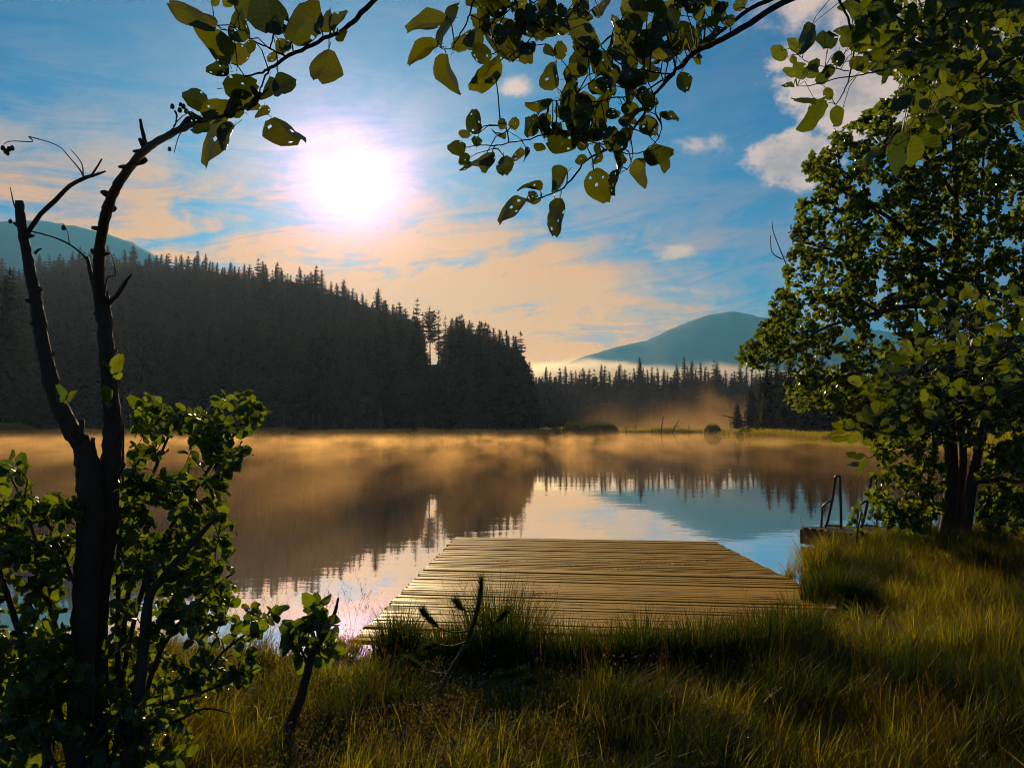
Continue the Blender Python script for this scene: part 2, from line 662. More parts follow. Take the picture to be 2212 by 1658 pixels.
def build_water():
    m, T = mat('lake_water')
    p = wpos(T)
    x, y, z = T.xyz(p)
    # ripples: long low crests across the view; calm far out
    a = T.noise(T.comb(T.m('MULTIPLY', x, 1.3), T.m('MULTIPLY', y, 2.6), 0.0), 1.0, 3, 0.55, 0.3)
    b = T.noise(T.comb(T.m('MULTIPLY', x, 0.16), T.m('MULTIPLY', y, 0.42), 4.0), 1.0, 2, 0.5)
    h = T.m('ADD', T.m('MULTIPLY', a, 0.35), T.m('MULTIPLY', b, 1.3))
    bn = T.n('ShaderNodeBump')
    bn.inputs['Strength'].default_value = 0.035
    bn.inputs['Distance'].default_value = 0.12
    T.link(h, bn.inputs['Height'])
    deep = T.n('ShaderNodeBsdfDiffuse')
    deep.inputs[0].default_value = (0.020, 0.013, 0.005, 1)
    gl = T.n('ShaderNodeBsdfGlossy')
    gl.inputs['Roughness'].default_value = 0.015
    gl.inputs['Color'].default_value = (1, 1, 1, 1)
    T.link(bn.outputs[0], gl.inputs['Normal'])
    lw = T.n('ShaderNodeLayerWeight')
    lw.inputs[0].default_value = 0.5
    mx = T.n('ShaderNodeMixShader')
    T.link(T.smooth(lw.outputs['Facing'], 0.2, 0.85, 0.12, 0.93), mx.inputs[0])
    T.link(deep.outputs[0], mx.inputs[1])
    T.link(gl.outputs[0], mx.inputs[2])
    out_surface(T, mx.outputs[0])
    xs = np.linspace(-420, 420, 15)
    yy = [3.0, 20, 60, 140, 300]
    verts = [(float(q), float(r), 0.0) for r in yy for q in xs]
    nx = len(xs)
    faces = [(j * nx + i, j * nx + i + 1, (j + 1) * nx + i + 1, (j + 1) * nx + i) for j in range(len(yy) - 1) for i in range(nx - 1)]
    tag(link_mesh('lake_water', mesh_from('lake_water', verts, faces, m)), kind='structure')


build_water()


def build_mountain(prof, D, depth, seed, name):
    xs = np.linspace(prof[0][0], prof[-1][0], 150)
    py = np.interp(xs, [p[0] for p in prof], [p[1] for p in prof])
    rows = [(-1.0, 0.0), (-0.8, 0.16), (-0.6, 0.36), (-0.42, 0.56), (-0.26, 0.75), (-0.12, 0.90), (-0.04, 0.97), (0.0, 1.0), (0.06, 0.96), (0.2, 0.8), (0.5, 0.35), (0.9, 0.0)]
    verts, faces = [], []
    for t, k in rows:
        for i, (x, y) in enumerate(zip(xs, py)):
            p = P(float(x), float(y), D)
            zr = p.z + 5.0 * fbm(p.x * 0.06, seed, 1.0, seed, 3) * (1 if abs(t) < 0.01 else 0)
            X = p.x * (D + t * depth) / D
            Z = zr * k + (22 * fbm(X * 0.004, t * 3.0, 1.0, seed, 4) if 0.02 < k < 0.98 else 0)
            if k == 0:
                Z = -0.5
            verts.append((X, D + t * depth + 60 * fbm(X * 0.003, t * 2, 1.0, seed + 4, 3) * (1 - k), max(Z, -0.5)))
    nx = len(xs)
    for j in range(len(rows) - 1):
        for i in range(nx - 1):
            faces.append((j * nx + i, j * nx + i + 1, (j + 1) * nx + i + 1, (j + 1) * nx + i))
    m, T = mat(name + '_slope')
    p = wpos(T)
    n = T.noise(p, 0.02, 7, 0.65)
    c = T.mix(n, (0.012, 0.024, 0.030), (0.050, 0.066, 0.060))
    out_surface(T, principled(T, c, 0.95, 0.1))
    tag(link_mesh('mountain', mesh_from('mountain', verts, faces, m, smooth=True)), kind='structure')


build_mountain([(1040, 900), (1180, 800), (1280, 765), (1330, 749), (1400, 735), (1450, 710), (1500, 690), (1540, 678), (1580, 672), (1610, 677), (1645, 686), (1700, 688), (1760, 700), (1830, 708), (1900, 712), (1980, 730), (2060, 738), (2250, 760), (2600, 800)], 4000, 1300, 2.0, 'far_mountain')
build_mountain([(-700, 640), (-400, 540), (-200, 500), (-60, 482), (0, 479), (60, 476), (110, 479), (160, 488), (200, 497), (240, 508), (290, 526), (330, 548), (380, 585), (450, 640), (560, 740), (700, 840)], 3200, 1200, 7.0, 'left_mountain')

# ------------------------------------------------------------------ conifers
m_needle, T = mat('needles')
_r = rnd(T)
_at = T.n('ShaderNodeAttribute', attribute_name='tone').outputs['Fac']
_c = T.mix(_r, (0.018, 0.032, 0.012), (0.055, 0.066, 0.016))
_c = T.mix(T.m('MULTIPLY', _at, 0.6), _c, (0.055, 0.062, 0.022))
_d = T.n('ShaderNodeBsdfDiffuse')
T.link(_c, _d.inputs[0])
_t = T.n('ShaderNodeBsdfTranslucent')
T.link(T.mix(1.0, _c, (1.2, 1.1, 0.5), 'MULTIPLY'), _t.inputs[0])
_mx = T.n('ShaderNodeMixShader')
_mx.inputs[0].default_value = 0.3
T.link(_d.outputs[0], _mx.inputs[1])
T.link(_t.outputs[0], _mx.inputs[2])
out_surface(T, _mx.outputs[0])
m_trunk = bark_material('conifer_bark', (0.030, 0.022, 0.016), (0.075, 0.055, 0.040), 6.0)


def conifer_meshes(seed, h=24.0, spread=3.4, first=0.12, gaps=0.0, droop=0.35, whorls=38, pine=False, arms=11):
    """returns (crown mesh, trunk mesh), base at the origin"""
    rng = random.Random(seed)
    v, f, tone = [], [], []

    def tri(a, b, c, t):
        i = len(v)
        v.extend((tuple(a), tuple(b), tuple(c)))
        tone.extend((t, t, t))
        f.append((i, i + 1, i + 2))
    lean = Vector((rng.gauss(0, 0.01), rng.gauss(0, 0.01), 0))
    for w in range(whorls):
        t = first + (1 - first) * ((w + rng.random() * 0.7) / whorls)
        if t > 0.995:
            continue
        z = h * t
        prof = (1 - t) ** 0.76 * (0.62 + 0.38 * sstep(t, first, first + 0.22))
        if pine:
            prof = math.sin(math.pi * min(1, (t - first) / (1 - first) * 0.8 + 0.22)) ** 0.7 * 0.9
        L0 = spread * prof + 0.22
        n = max(4, int(arms * (0.55 + 0.45 * prof)))
        for k in range(n):
            if rng.random() < gaps:
                continue
            az_ = 2 * math.pi * (k + rng.random() * 0.8) / n + w * 1.3
            L = L0 * rng.uniform(0.62, 1.18)
            if rng.random() < 0.08:
                L *= 1.25
            di = Vector((math.cos(az_), math.sin(az_), 0))
            si = Vector((-di.y, di.x, 0))
            up0 = rng.uniform(0.0, 0.35) if t > 0.75 else rng.uniform(-0.25, 0.12)
            base = Vector((0, 0, z)) + lean * z
            segs = 4
            pts = []
            for s_ in range(segs + 1):
                q = s_ / segs
                pts.append(base + di * (L * q) + Vector((0, 0, L * (up0 * q - droop * q * q + 0.16 * q ** 4))))
            tn = rng.random()
            for s_ in range(segs):
                q = (s_ + 0.5) / segs
                wd = L * 0.30 * (1.15 - q) + 0.17
                a, b = pts[s_], pts[s_ + 1]
                dn = Vector((0, 0, -wd * rng.uniform(0.3, 0.9)))
                tri(a, b, a * 0.4 + b * 0.6 + si * wd * rng.uniform(0.7, 1.5) + dn + di * wd * 0.5, tn)
                tri(a, b, a * 0.4 + b * 0.6 - si * wd * rng.uniform(0.7, 1.5) + dn + di * wd * 0.5, tn)
                tri(a, b, (a + b) * 0.5 + dn * 1.9 + si * rng.gauss(0, wd * 0.3), tn)
            e = pts[-1]
            tri(e - si * 0.10, e + si * 0.10, e + di * 0.35 + Vector((0, 0, 0.1)), tn)
    if gaps < 0.1:      # the dense heart of the crown
        ring = []
        for j in range(9):
            t = first + (0.93 - first) * j / 8
            rr = spread * (1 - t) ** 0.85 * 0.42
            ring.append([Vector((math.cos(q * 1.047 + j) * rr * rng.uniform(0.6, 1.3), math.sin(q * 1.047 + j) * rr * rng.uniform(0.6, 1.3), h * t + rng.uniform(-0.4, 0.4))) for q in range(6)])
        for j in range(8):
            for q in range(6):
                a, b, c, d = ring[j][q], ring[j][(q + 1) % 6], ring[j + 1][(q + 1) % 6], ring[j + 1][q]
                tri(a, b, c, 0.1)
                tri(a, c, d, 0.1)
    top = Vector((0, 0, h)) + lean * h
    for k in range(4):
        a_ = k * 1.6
        tri(top + Vector((0, 0, -h * 0.045)) + Vector((math.cos(a_), math.sin(a_), 0)) * 0.22, top + Vector((0, 0, -h * 0.045)) - Vector((math.cos(a_), math.sin(a_), 0)) * 0.22, top + Vector((0, 0, 0.3)), 0.5)
    crown = mesh_from('conifer_crown', v, f, m_needle, tone=tone)
    tb = Tubes()
    zz = [0, h * 0.08, h * 0.35, h * 0.7, h * 0.97]
    rr = [0.34, 0.27, 0.20, 0.11, 0.03]
    tb.add([Vector((0, 0, q - (0.6 if i == 0 else 0))) + lean * q for i, q in enumerate(zz)], [r_ * h / 24 for r_ in rr], 6, 0.05, seed)
    trunk = mesh_from('conifer_trunk', [tuple(q) for q in tb.v], tb.f, m_trunk, smooth=True)
    return crown, trunk


CON = [conifer_meshes(11, 24, 4.7, 0.10), conifer_meshes(12, 24, 4.0, 0.08, droop=0.45), conifer_meshes(13, 24, 5.4, 0.12, gaps=0.08),
       conifer_meshes(14, 24, 4.1, 0.2, gaps=0.2, whorls=28), conifer_meshes(15, 24, 3.4, 0.38, gaps=0.42, whorls=24, droop=0.25),
       conifer_meshes(16, 24, 3.2, 0.5, gaps=0.38, whorls=18, droop=0.1, pine=True), conifer_meshes(17, 24, 3.6, 0.06, droop=0.5),
       conifer_meshes(18, 24, 5.0, 0.15, droop=0.3, whorls=30)]


def joined(crown, trunk, name):
    bm = bmesh.new()
    bm.from_mesh(crown)
    n0 = len(bm.faces)
    bm.from_mesh(trunk)
    bm.faces.ensure_lookup_table()
    for i in range(n0, len(bm.faces)):
        bm.faces[i].material_index = 1
    me = bpy.data.meshes.new(name)
    bm.to_mesh(me)
    bm.free()
    me.materials.append(m_needle)
    me.materials.append(m_trunk)
    return me


CON_J = [joined(c, t, 'conifer') for c, t in CON]


m_needle_light, T = mat('mist_paled_needles')  # pale, warm look of the mist put into the needle colour
_r = rnd(T)
_c = T.mix(_r, (0.055, 0.070, 0.018), (0.11, 0.12, 0.028))
_d = T.n('ShaderNodeBsdfDiffuse')
T.link(_c, _d.inputs[0])
_t = T.n('ShaderNodeBsdfTranslucent')
T.link(T.mix(1.0, _c, (1.8, 1.6, 0.6), 'MULTIPLY'), _t.inputs[0])
_mx = T.n('ShaderNodeMixShader')
_mx.inputs[0].default_value = 0.55
T.link(_d.outputs[0], _mx.inputs[1])
T.link(_t.outputs[0], _mx.inputs[2])
out_surface(T, _mx.outputs[0])
CON_MIST_PALED = []
for _k in range(len(CON)):
    _m = CON[_k][0].copy()
    _m.materials[0] = m_needle_light
    CON_MIST_PALED.append(_m)


def conifer(x, y, kind, h, label, group, name='spruce_tree', width=1.0, young=False):  # young: crown takes the needles coloured as if paled by mist
    z = height(x, y) - 0.2
    e = empty(name, (x, y, z), label, 'tree', group)
    s_ = h / 24.0
    e.rotation_euler = (0, 0, (x * 7.31 + y * 3.17) % 6.28)
    e.scale = (s_ * width, s_ * width, s_)
    for nm, me in (('crown', CON_MIST_PALED[kind] if young else CON[kind][0]), ('trunk', CON[kind][1])):
        o = bpy.data.objects.new(nm, me)
        COL.objects.link(o)
        o.parent = e
    return e


def build_forest():
    rng = random.Random(5)
    rest = []
    # the skyline of the left hill, tree by tree
    sky_x = []
    x = -20.0
    while x < 1120:
        sky_x.append(x)
        x += rng.uniform(6.5, 14)
    for x in sky_x:
        y_top = interp(x, HILL_PX, HILL_TOP) + rng.gauss(-2, 9) - (16 if rng.random() < 0.18 else 0)
        D = interp(x, HILL_PX, HILL_D) + rng.uniform(-12, 4)
        if 902 < x < 972:
            continue
        w = P(x, y_top, D)
        h = max(18.0, min(43.0, w.z - height(w.x, D)))
        kind = rng.choice([0, 0, 1, 1, 2, 3, 6, 7, 7])
        conifer(w.x, D, kind, h, 'dark conifer on the skyline of the forested hill under the sun', 'conifers along the hill skyline', width=rng.uniform(0.95, 1.45))
    # the airy spruces and pines with sky between their trunks at the hill's right end
    for x, yt, kind, D in ((893, 668, 4, 372), (913, 672, 4, 366), (930, 660, 5, 350), (948, 668, 4, 346), (962, 680, 4, 340), (985, 684, 0, 330), (1000, 676, 3, 322),
                           (1012, 690, 0, 314), (1034, 690, 2, 300), (1052, 698, 7, 290), (1066, 706, 0, 280), (1080, 712, 1, 268), (1098, 724, 0, 256)):
        w = P(x, yt, D)
        h = min(38, w.z - height(w.x, D))
        conifer(w.x, D, kind, h, 'airy conifer with sky showing between its branches at the hill\'s right end', 'airy conifers at the end of the hill')
    w = P(1126, 712, 230)
    conifer(w.x, 230, 3, w.z - height(w.x, 230), 'tall lone spruce at the very end of the hill skyline, beside the low cloud', None, width=0.95)
    w = P(1107, 722, 231)
    conifer(w.x, 231, 3, w.z - height(w.x, 231), 'slightly shorter spruce just left of the lone spruce at the end of the hill', None, width=0.9)
    w = P(1142, 778, 228)
    conifer(w.x, 228, 2, w.z - height(w.x, 228), 'short spruce right of the lone spruce at the foot of the hill', None)
    w = P(2, 560, 170)
    conifer(w.x, 172, 2, 36, 'large dark spruce at the left edge of the photo, nearer than the hill', None, width=1.1)
    # second row and the front of the hill
    for i in range(56):
        x = -60 + i * 21.6 + rng.uniform(-6, 6)
        u = u_of(x)
        D = interp(u, FS_U, FS_Y) + rng.uniform(24, 42)
        if x > 1140:
            continue
        conifer(u * D, D, rng.choice([0, 1, 2, 3, 7]), rng.uniform(17, 27), 'shadowed conifer at the dark foot of the forested hill', 'conifers along the foot of the hill', width=rng.uniform(0.9, 1.2))
    # the far wood across the middle
    x = 1148.0
    while x < 2150:
        yt = 792 + rng.gauss(0, 6) + (-14 if rng.random() < 0.12 else 0) + (6 if x > 1550 else 0)
        if x < 1250:
            yt += 8
        D = 400 + rng.uniform(-18, 10)
        w = P(x, yt, D)
        conifer(w.x, D, rng.choice([0, 1, 2, 3, 6, 7]), w.z - height(w.x, D), 'distant spruce in the misty wood beneath the blue mountain', 'distant spruces beneath the mountain', width=rng.uniform(0.85, 1.2))
        x += rng.uniform(7, 15) if x < 1720 else rng.uniform(16, 26)
    for x, yt, lb in ((1383, 770, 'pointed spruce standing above the far wood, below the small cloud'), (1548, 779, 'tallest spruce of the far wood, below the summit of the blue mountain'),
                      (1463, 786, 'single spruce above the far wood, left of the tallest one')):
        w = P(x, yt, 372)
        conifer(w.x, 372, 0, w.z - height(w.x, 372), lb, None)
    # the nearer wood behind the right bank
    for i in range(34):
        x = 1600 + i * 19 + rng.uniform(-8, 8)
        u = u_of(x)
        D = interp(u, FS_U, FS_Y) + rng.uniform(38, 70)
        hh = (917 - (845 - min(1, (x - 1600) / 120) * 70) ) / FPX * D + rng.uniform(-1, 4)
        conifer(u * D, D, rng.choice([0, 1, 2, 3, 7]), hh, 'dark conifer on the right bank behind the alder', 'conifers on the right bank', width=rng.uniform(0.9, 1.3))
    # the inside of the woods, which nobody could count
    pts, rots, scls, idx = [], [], [], []

    def put(X, Y, h, kinds=(0, 1, 2, 3, 6, 7)):
        pts.append((X, Y, height(X, Y) - 0.3))
        rots.append((0, 0, rng.uniform(0, 6.28)))
        k = h / 24.0
        kw = k * rng.uniform(1.0, 1.4)
        scls.append((kw, kw, k))
        idx.append(rng.choice(kinds))
    for _ in range(2900):
        x = rng.uniform(-420, 1135)
        u = u_of(x)
        d0 = interp(u, FS_U, FS_Y) + 34
        d1 = interp(u, HILL_U, HILL_D) - 6
        D = d0 + (d1 - d0) * rng.random()
        h = rng.uniform(18, 31)
        # stay below the skyline
        zmax = P(x, interp(x, HILL_PX, HILL_TOP) + 22, D).z
        h = min(h, zmax - height(u * D, D))
        if 905 < x < 970 and D > 200:
            h = min(h, P(x, 785, D).z - height(u * D, D))
        if h > 6:
            put(u * D, D, h)
    for _ in range(620):
        x = rng.uniform(1130, 2700)
        D = rng.uniform(330, 470)
        u = u_of(x)
        h = min(P(x, 812, D).z - height(u * D, D), rng.uniform(18, 27))
        if 1240 < x < 1640 and D < 355:
            h *= 0.6
        if h > 5:
            put(u * D, D, h)
    for _ in range(160):
        x = rng.uniform(1640, 2800)
        u = u_of(x)
        D = interp(u, FS_U, FS_Y) + rng.uniform(30, 90)
        put(u * D, D, rng.uniform(10, 17))
    for _ in range(150):
        x = rng.uniform(1125, 1720)
        D = rng.uniform(322, 345) if x > 1235 else rng.uniform(250, 330)
        put(u_of(x) * D, D, rng.uniform(5, 11), (0, 1, 6))
    scatter('forest_interior', pts, rots, scls, idx, CON_J)


build_forest()
# ================================================================== docks
def wood_material(name, c1, c2, rough=0.45, grain_axis='x'):
    m, T = mat(name)
    o = obj_coord(T)
    r = rnd(T)
    off = T.comb(T.m('MULTIPLY', r, 37.0), T.m('MULTIPLY', r, 11.0), 0.0)
    q = T.v('ADD', T.v('MULTIPLY', o, (2.2, 60.0, 60.0)), off)
    g = T.noise(q, 1.0, 5, 0.65, 0.6)
    blot = T.noise(T.v('ADD', T.v('MULTIPLY', o, (1.6, 4.0, 4.0)), off), 1.0, 3, 0.5)
    c = T.mix(T.m('ADD', T.m('MULTIPLY', g, 0.55), T.m('MULTIPLY', r, 0.45)), c1, c2)
    c = T.mix(T.smooth(blot, 0.5, 0.72), c, tuple(k * 0.45 for k in c1))
    wet = T.smooth(T.m('ADD', blot, T.m('MULTIPLY', r, 0.25)), 0.45, 0.8, rough + 0.16, rough - 0.14)
    b = principled(T, c, wet, 0.05, bump=g, bstr=0.5, bdist=0.004)
    out_surface(T, b)
    return m


m_plank = wood_material('weathered_plank', (0.27, 0.130, 0.008), (0.66, 0.37, 0.022), 0.55)
m_board = wood_material('grey_board', (0.085, 0.062, 0.042), (0.20, 0.15, 0.10), 0.6)
m_under = wood_material('dark_beam', (0.035, 0.025, 0.015), (0.07, 0.05, 0.03), 0.7)


def bevel_box(name, L, Wd, H, m, b=0.006, sag=0.0):
    """plank along X, centred, with chamfered edges"""
    bm = bmesh.new()
    bmesh.ops.create_cube(bm, size=1.0)
    for v in bm.verts:
        v.co = Vector((v.co.x * L, v.co.y * Wd, v.co.z * H))
    bmesh.ops.bevel(bm, geom=list(bm.edges), offset=b, segments=1, affect='EDGES', profile=0.6)
    me = bpy.data.meshes.new(name)
    bm.to_mesh(me)
    bm.free()
    me.materials.append(m)
    return me


def build_main_dock():
    ZF = 0.34
    FL, FR = PZ(985, 1162, ZF), PZ(1545, 1172, ZF)
    vd = ray(1164, 981)                                   # the way the deck runs, dipping a little to the water
    vd = vd / vd.y
    LEN = 7.4
    across = (FR - FL)
    width = across.length
    ax = across.normalized()
    back = -vd
    NL = FL + back * LEN
    root = empty('wooden_dock', (FL + FR) * 0.5, 'low wooden plank dock running from the grassy bank onto the lake', 'dock')
    rng = random.Random(21)
    pitch = 0.105
    n = int(LEN / pitch)
    planks = [bevel_box('plank', width, 0.089, 0.034, m_plank, 0.004), bevel_box('plank', width, 0.086, 0.034, m_plank, 0.006), bevel_box('plank', width, 0.092, 0.032, m_plank, 0.003)]
    slope = math.atan2(vd.z, 1.0)
    ang = math.atan2(ax.y, ax.x)
    base_rot = Matrix.Rotation(ang, 3, 'Z')
    for i in range(n):
        c = (FL + FR) * 0.5 + back * ((i + 0.5) * pitch)
        c += ax * rng.gauss(0, 0.006) + Vector((0, 0, rng.gauss(0, 0.004)))
        o = bpy.data.objects.new('plank', rng.choice(planks))
        COL.objects.link(o)
        o.parent = root
        rot = base_rot @ Matrix.Rotation(slope + rng.gauss(0, 0.016), 3, 'X') @ Matrix.Rotation(rng.gauss(0, 0.0022), 3, 'Z')
        o.matrix_basis = Matrix.Translation(c - root.location) @ rot.to_4x4() @ Matrix.Diagonal((1 + rng.gauss(0, 0.004), 1, 1, 1))
    # bearers beneath, and posts in the water
    for t in (0.06, 0.36, 0.64, 0.94):
        tb = []
        a = FL.lerp(FR, t) + back * 0.06 + Vector((0, 0, -0.017 - 0.07))
        e = a + back * (LEN - 0.12)
        w2 = ax * 0.05
        h2 = Vector((0, 0, 0.065))
        vv = [tuple(q) for q in (a - w2 - h2, a + w2 - h2, e + w2 - h2, e - w2 - h2, a - w2 + h2, a + w2 + h2, e + w2 + h2, e - w2 + h2)]
        link_mesh('bearer', mesh_from('bearer', vv, BOXF, m_under), root)
        for s_ in (0.4, 3.4):
            tb = Tubes()
            p = FL.lerp(FR, t) + back * s_ + ax * (0.12 if t < 0.5 else -0.12)
            tb.add([(p.x, p.y, -1.35), (p.x, p.y, -0.5), (p.x, p.y, p.z - 0.10)], [0.075, 0.075, 0.075], 10, 0.02, 3)
            tb.build('post', m_under, root)
    return FL, FR, back, LEN, ax, width


DOCK = build_main_dock()


def build_side_dock():
    zt = 0.55
    A = PZ(1727, 1137, zt)                    # left corner
    root = empty('bathing_platform', (A.x, A.y, 0.0), 'grey timber bathing platform with a ladder, half hidden by grass under the alder', 'platform')
    skew = Vector((0.50, -0.90, 0)).normalized()
    ax = Vector((1, 0.02, 0)).normalized()
    rng = random.Random(4)
    pitch, L = 0.125, 6.4
    meshes = [bevel_box('plank', L, 0.112, 0.036, m_board, 0.005)]
    n = 15
    rot = Matrix.Rotation(math.atan2(ax.y, ax.x), 4, 'Z')
    for i in range(n):
        c = A + skew * ((i + 0.5) * pitch * 1.12) + ax * (L / 2 + rng.gauss(0, 0.008)) + Vector((0, 0, -0.018 + rng.gauss(0, 0.002)))
        o = bpy.data.objects.new('plank', meshes[0])
        COL.objects.link(o)
        o.parent = root
        o.matrix_basis = Matrix.Translation(c - root.location) @ rot
    depth = n * pitch * 1.12
    # side boards: a broad one below the deck, a gap, and a lower one
    side = skew

    def board(p0, d, length, z0, z1, th, name):
        nrm = Vector((d.y, -d.x, 0)).normalized() * th
        a, e = p0, p0 + d * length
        vv = [(a.x, a.y, z0), (e.x, e.y, z0), (e.x + nrm.x, e.y + nrm.y, z0), (a.x + nrm.x, a.y + nrm.y, z0),
              (a.x, a.y, z1), (e.x, e.y, z1), (e.x + nrm.x, e.y + nrm.y, z1), (a.x + nrm.x, a.y + nrm.y, z1)]
        link_mesh(name, mesh_from(name, vv, BOXF, m_board), root)
    inn = ax * 0.03
    board(A + inn, side, depth, zt - 0.265, zt - 0.04, 0.035, 'side_board')
    board(A + inn * 1.2, side, depth, 0.10, 0.235, 0.035, 'side_board')
    board(A + side * 0.04 + inn * 2.4, ax, L - 0.1, zt - 0.25, zt - 0.045, 0.035, 'end_board')
    for k, (s_, a_) in enumerate(((0.22, 0.12), (1.5, 0.12), (0.22, 2.2), (1.5, 2.2), (0.22, 4.6))):
        p = A + side * s_ + ax * a_
        tb = Tubes()
        tb.add([(p.x, p.y, -1.4), (p.x, p.y, -0.4), (p.x, p.y, zt - 0.05)], [0.07, 0.07, 0.07], 8, 0.02, k)
        tb.build('post', m_board, root)
    # the ladder
    m, T = mat('ladder_steel')
    out_surface(T, principled(T, (0.075, 0.055, 0.045), 0.35, 0.5, Metallic=0.75))
    lad = empty('swim_ladder', (PZ(1818, 1137, zt).x, A.y, zt), 'dark tubular steel swim ladder with two hooped handrails on the platform', 'ladder')
    hd = Vector((-0.86, 0.52, 0)).normalized()
    for k, x0 in enumerate((1817, 1895)):
        foot = P(x0, 1137, A.y - 0.25)
        foot.z = zt + 0.004
        k_ = foot.y / FPX
        r = 0.021
        top = 0.83
        w = 0.27

        def q(a, z):
            return foot + hd * a + Vector((0, 0, z))
        pts = [q(0, 0.0), q(0.0, 0.35), q(0.004, top - 0.05)]
        for i in range(7):
            th = math.pi * i / 6
            pts.append(q(0.036 - 0.036 * math.cos(th), top - 0.035 + 0.036 * math.sin(th)))
        pts += [q(0.11, 0.52), q(0.20, 0.10), q(w - 0.035, 0.0)]
        tb = Tubes()
        tb.add(pts, [r] * len(pts), 10)
        h_ = tb.build('handrail', m, lad)
        tb = Tubes()
        tb.add([q(0.125, 0.44), q(0.20, 0.40), q(0.265, 0.34), q(0.275, 0.32), q(0.30, 0.0), q(0.33, -0.45), q(0.36, -1.0)], [r * 0.85] * 7, 10)
        tb.build('stringer', m, lad)
        tb = Tubes()
        tb.add([q(-0.02, 0.035), q(w - 0.02, 0.035)], [r * 0.8] * 2, 8)
        tb.build('foot_bar', m, lad)
    a = P(1817, 1137, A.y - 0.25)
    b = P(1895, 1137, A.y - 0.25)
    for z in (0.18, -0.1, -0.38):
        tb = Tubes()
        tb.add([Vector((a.x, a.y, z)) + hd * 0.33, Vector((b.x, b.y, z)) + hd * 0.33], [0.02, 0.02], 8)
        tb.build('rung', m, lad)


build_side_dock()
# ================================================================== leaves and branches
def alder_leaf(name, m, seed, rows=6, cols=4, holes=0, fold=0.18, curl=0.15, petiole=True):
    """unit leaf: blade base at the origin, tip at +Y, upper side +Z"""
    rng = random.Random(seed)
    v, f, uv = [], [], []
    asym = rng.uniform(-0.04, 0.04)
    for j in range(rows + 1):
        t = j / rows
        w = 0.405 * max(0.0, math.sin(math.pi * min(1.0, 0.035 + 0.955 * t) ** 0.86)) ** 0.62
        if j == rows:
            w = 0.10
        for i in range(cols + 1):
            s_ = -1 + 2 * i / cols
            edge = abs(s_) > 0.99
            x = s_ * w * (1 + asym * s_)
            if edge:
                x *= 1 + rng.uniform(-0.09, 0.07)
            y = t - (0.05 * (1 - abs(s_)) if j == rows else 0) + (rng.uniform(-0.02, 0.02) if edge else 0)
            z = fold * abs(x) - curl * t * t + 0.035 * math.sin(9 * t + 2 * s_ + seed) + (0.02 * rng.random() if edge else 0)
            v.append((x, y, z))
            uv.append((x, y))
    drop = set()
    cells = [(j, i) for j in range(1, rows - 1) for i in range(cols)]
    for _ in range(holes):
        drop.add(rng.choice(cells))
    for j in range(rows):
        for i in range(cols):
            a = j * (cols + 1) + i
            q = (a, a + 1, a + cols + 2, a + cols + 1)
            if (j, i) in drop:
                # an eaten hole: keep a ragged rim of the cell
                k0 = len(v)
                c = [sum(v[z_][d] for z_ in q) / 4 for d in range(3)]
                cu = [sum(uv[z_][d] for z_ in q) / 4 for d in range(2)]
                for z_ in q:
                    k = rng.uniform(0.40, 0.85)
                    v.append(tuple(c[d] + (v[z_][d] - c[d]) * k for d in range(3)))
                    uv.append(tuple(cu[d] + (uv[z_][d] - cu[d]) * k for d in range(2)))
                for z_ in range(4):
                    f.append((q[z_], q[(z_ + 1) % 4], k0 + (z_ + 1) % 4, k0 + z_))
            else:
                f.append(q)
    if petiole:
        k0 = len(v)
        for t in (0, 1, 2):
            for sx in (-0.011, 0.011):
                v.append((sx, -0.11 * t + 0.02, 0.0 + 0.008 * t))
                uv.append((0, 0))
        f += [(k0, k0 + 1, k0 + 3, k0 + 2), (k0 + 2, k0 + 3, k0 + 5, k0 + 4)]
    return mesh_from(name, v, f, m, uvs=uv, smooth=False)


m_leaf_near = leaf_material('alder_leaf_overhead', (0.014, 0.024, 0.003), (0.085, 0.092, 0.007), 0.55, True, 0.30, 1.7, 0.9)
m_leaf_shrub = leaf_material('alder_leaf_shrub', (0.030, 0.055, 0.005), (0.095, 0.125, 0.010), 0.62, True, 0.25, 2.2, 1.0)
m_leaf_tree = leaf_material('alder_leaf_tree', (0.022, 0.042, 0.005), (0.100, 0.125, 0.011), 0.64, False, 0.25, 2.4, 1.0)
m_leaf_right = leaf_material('alder_leaf_right', (0.020, 0.038, 0.004), (0.090, 0.112, 0.008), 0.55, True, 0.28, 1.9, 0.9)
m_bark = bark_material('alder_bark', (0.030, 0.014, 0.007), (0.15, 0.078, 0.040), 34.0)
m_twig = bark_material('twig_bark', (0.014, 0.008, 0.006), (0.040, 0.022, 0.015), 60.0)

NEAR_LEAVES = [alder_leaf('leaf', m_leaf_near, 100 + i, 8, 6, (i * 2) % 5, (0.12, 0.40, 0.70, 0.25)[i % 4], (0.10, 0.35, 0.60)[i % 3]) for i in range(14)]
SHRUB_LEAVES = [alder_leaf('leaf', m_leaf_shrub, 200 + i, 6, 4, (0, 0, 1, 0)[i % 4], (0.1, 0.3, 0.2)[i % 3], (0.1, 0.3)[i % 2]) for i in range(8)]
TREE_LEAVES = [alder_leaf('leaf', m_leaf_tree, 300 + i, 4, 4, 0, (0.1, 0.3)[i % 2], 0.15, False) for i in range(5)]
LOW_TREE = alder_leaf('leaf_low', m_leaf_tree, 7, 3, 2, 0, 0.2, 0.15, False)
LOW_SHRUB = alder_leaf('leaf_low', m_leaf_shrub, 8, 4, 2, 0, 0.2, 0.15, False)
RIGHT_LEAVES = [alder_leaf('leaf', m_leaf_right, 400 + i, 7, 4, (0, 1, 0)[i % 3], (0.1, 0.25)[i % 2], 0.2) for i in range(8)]


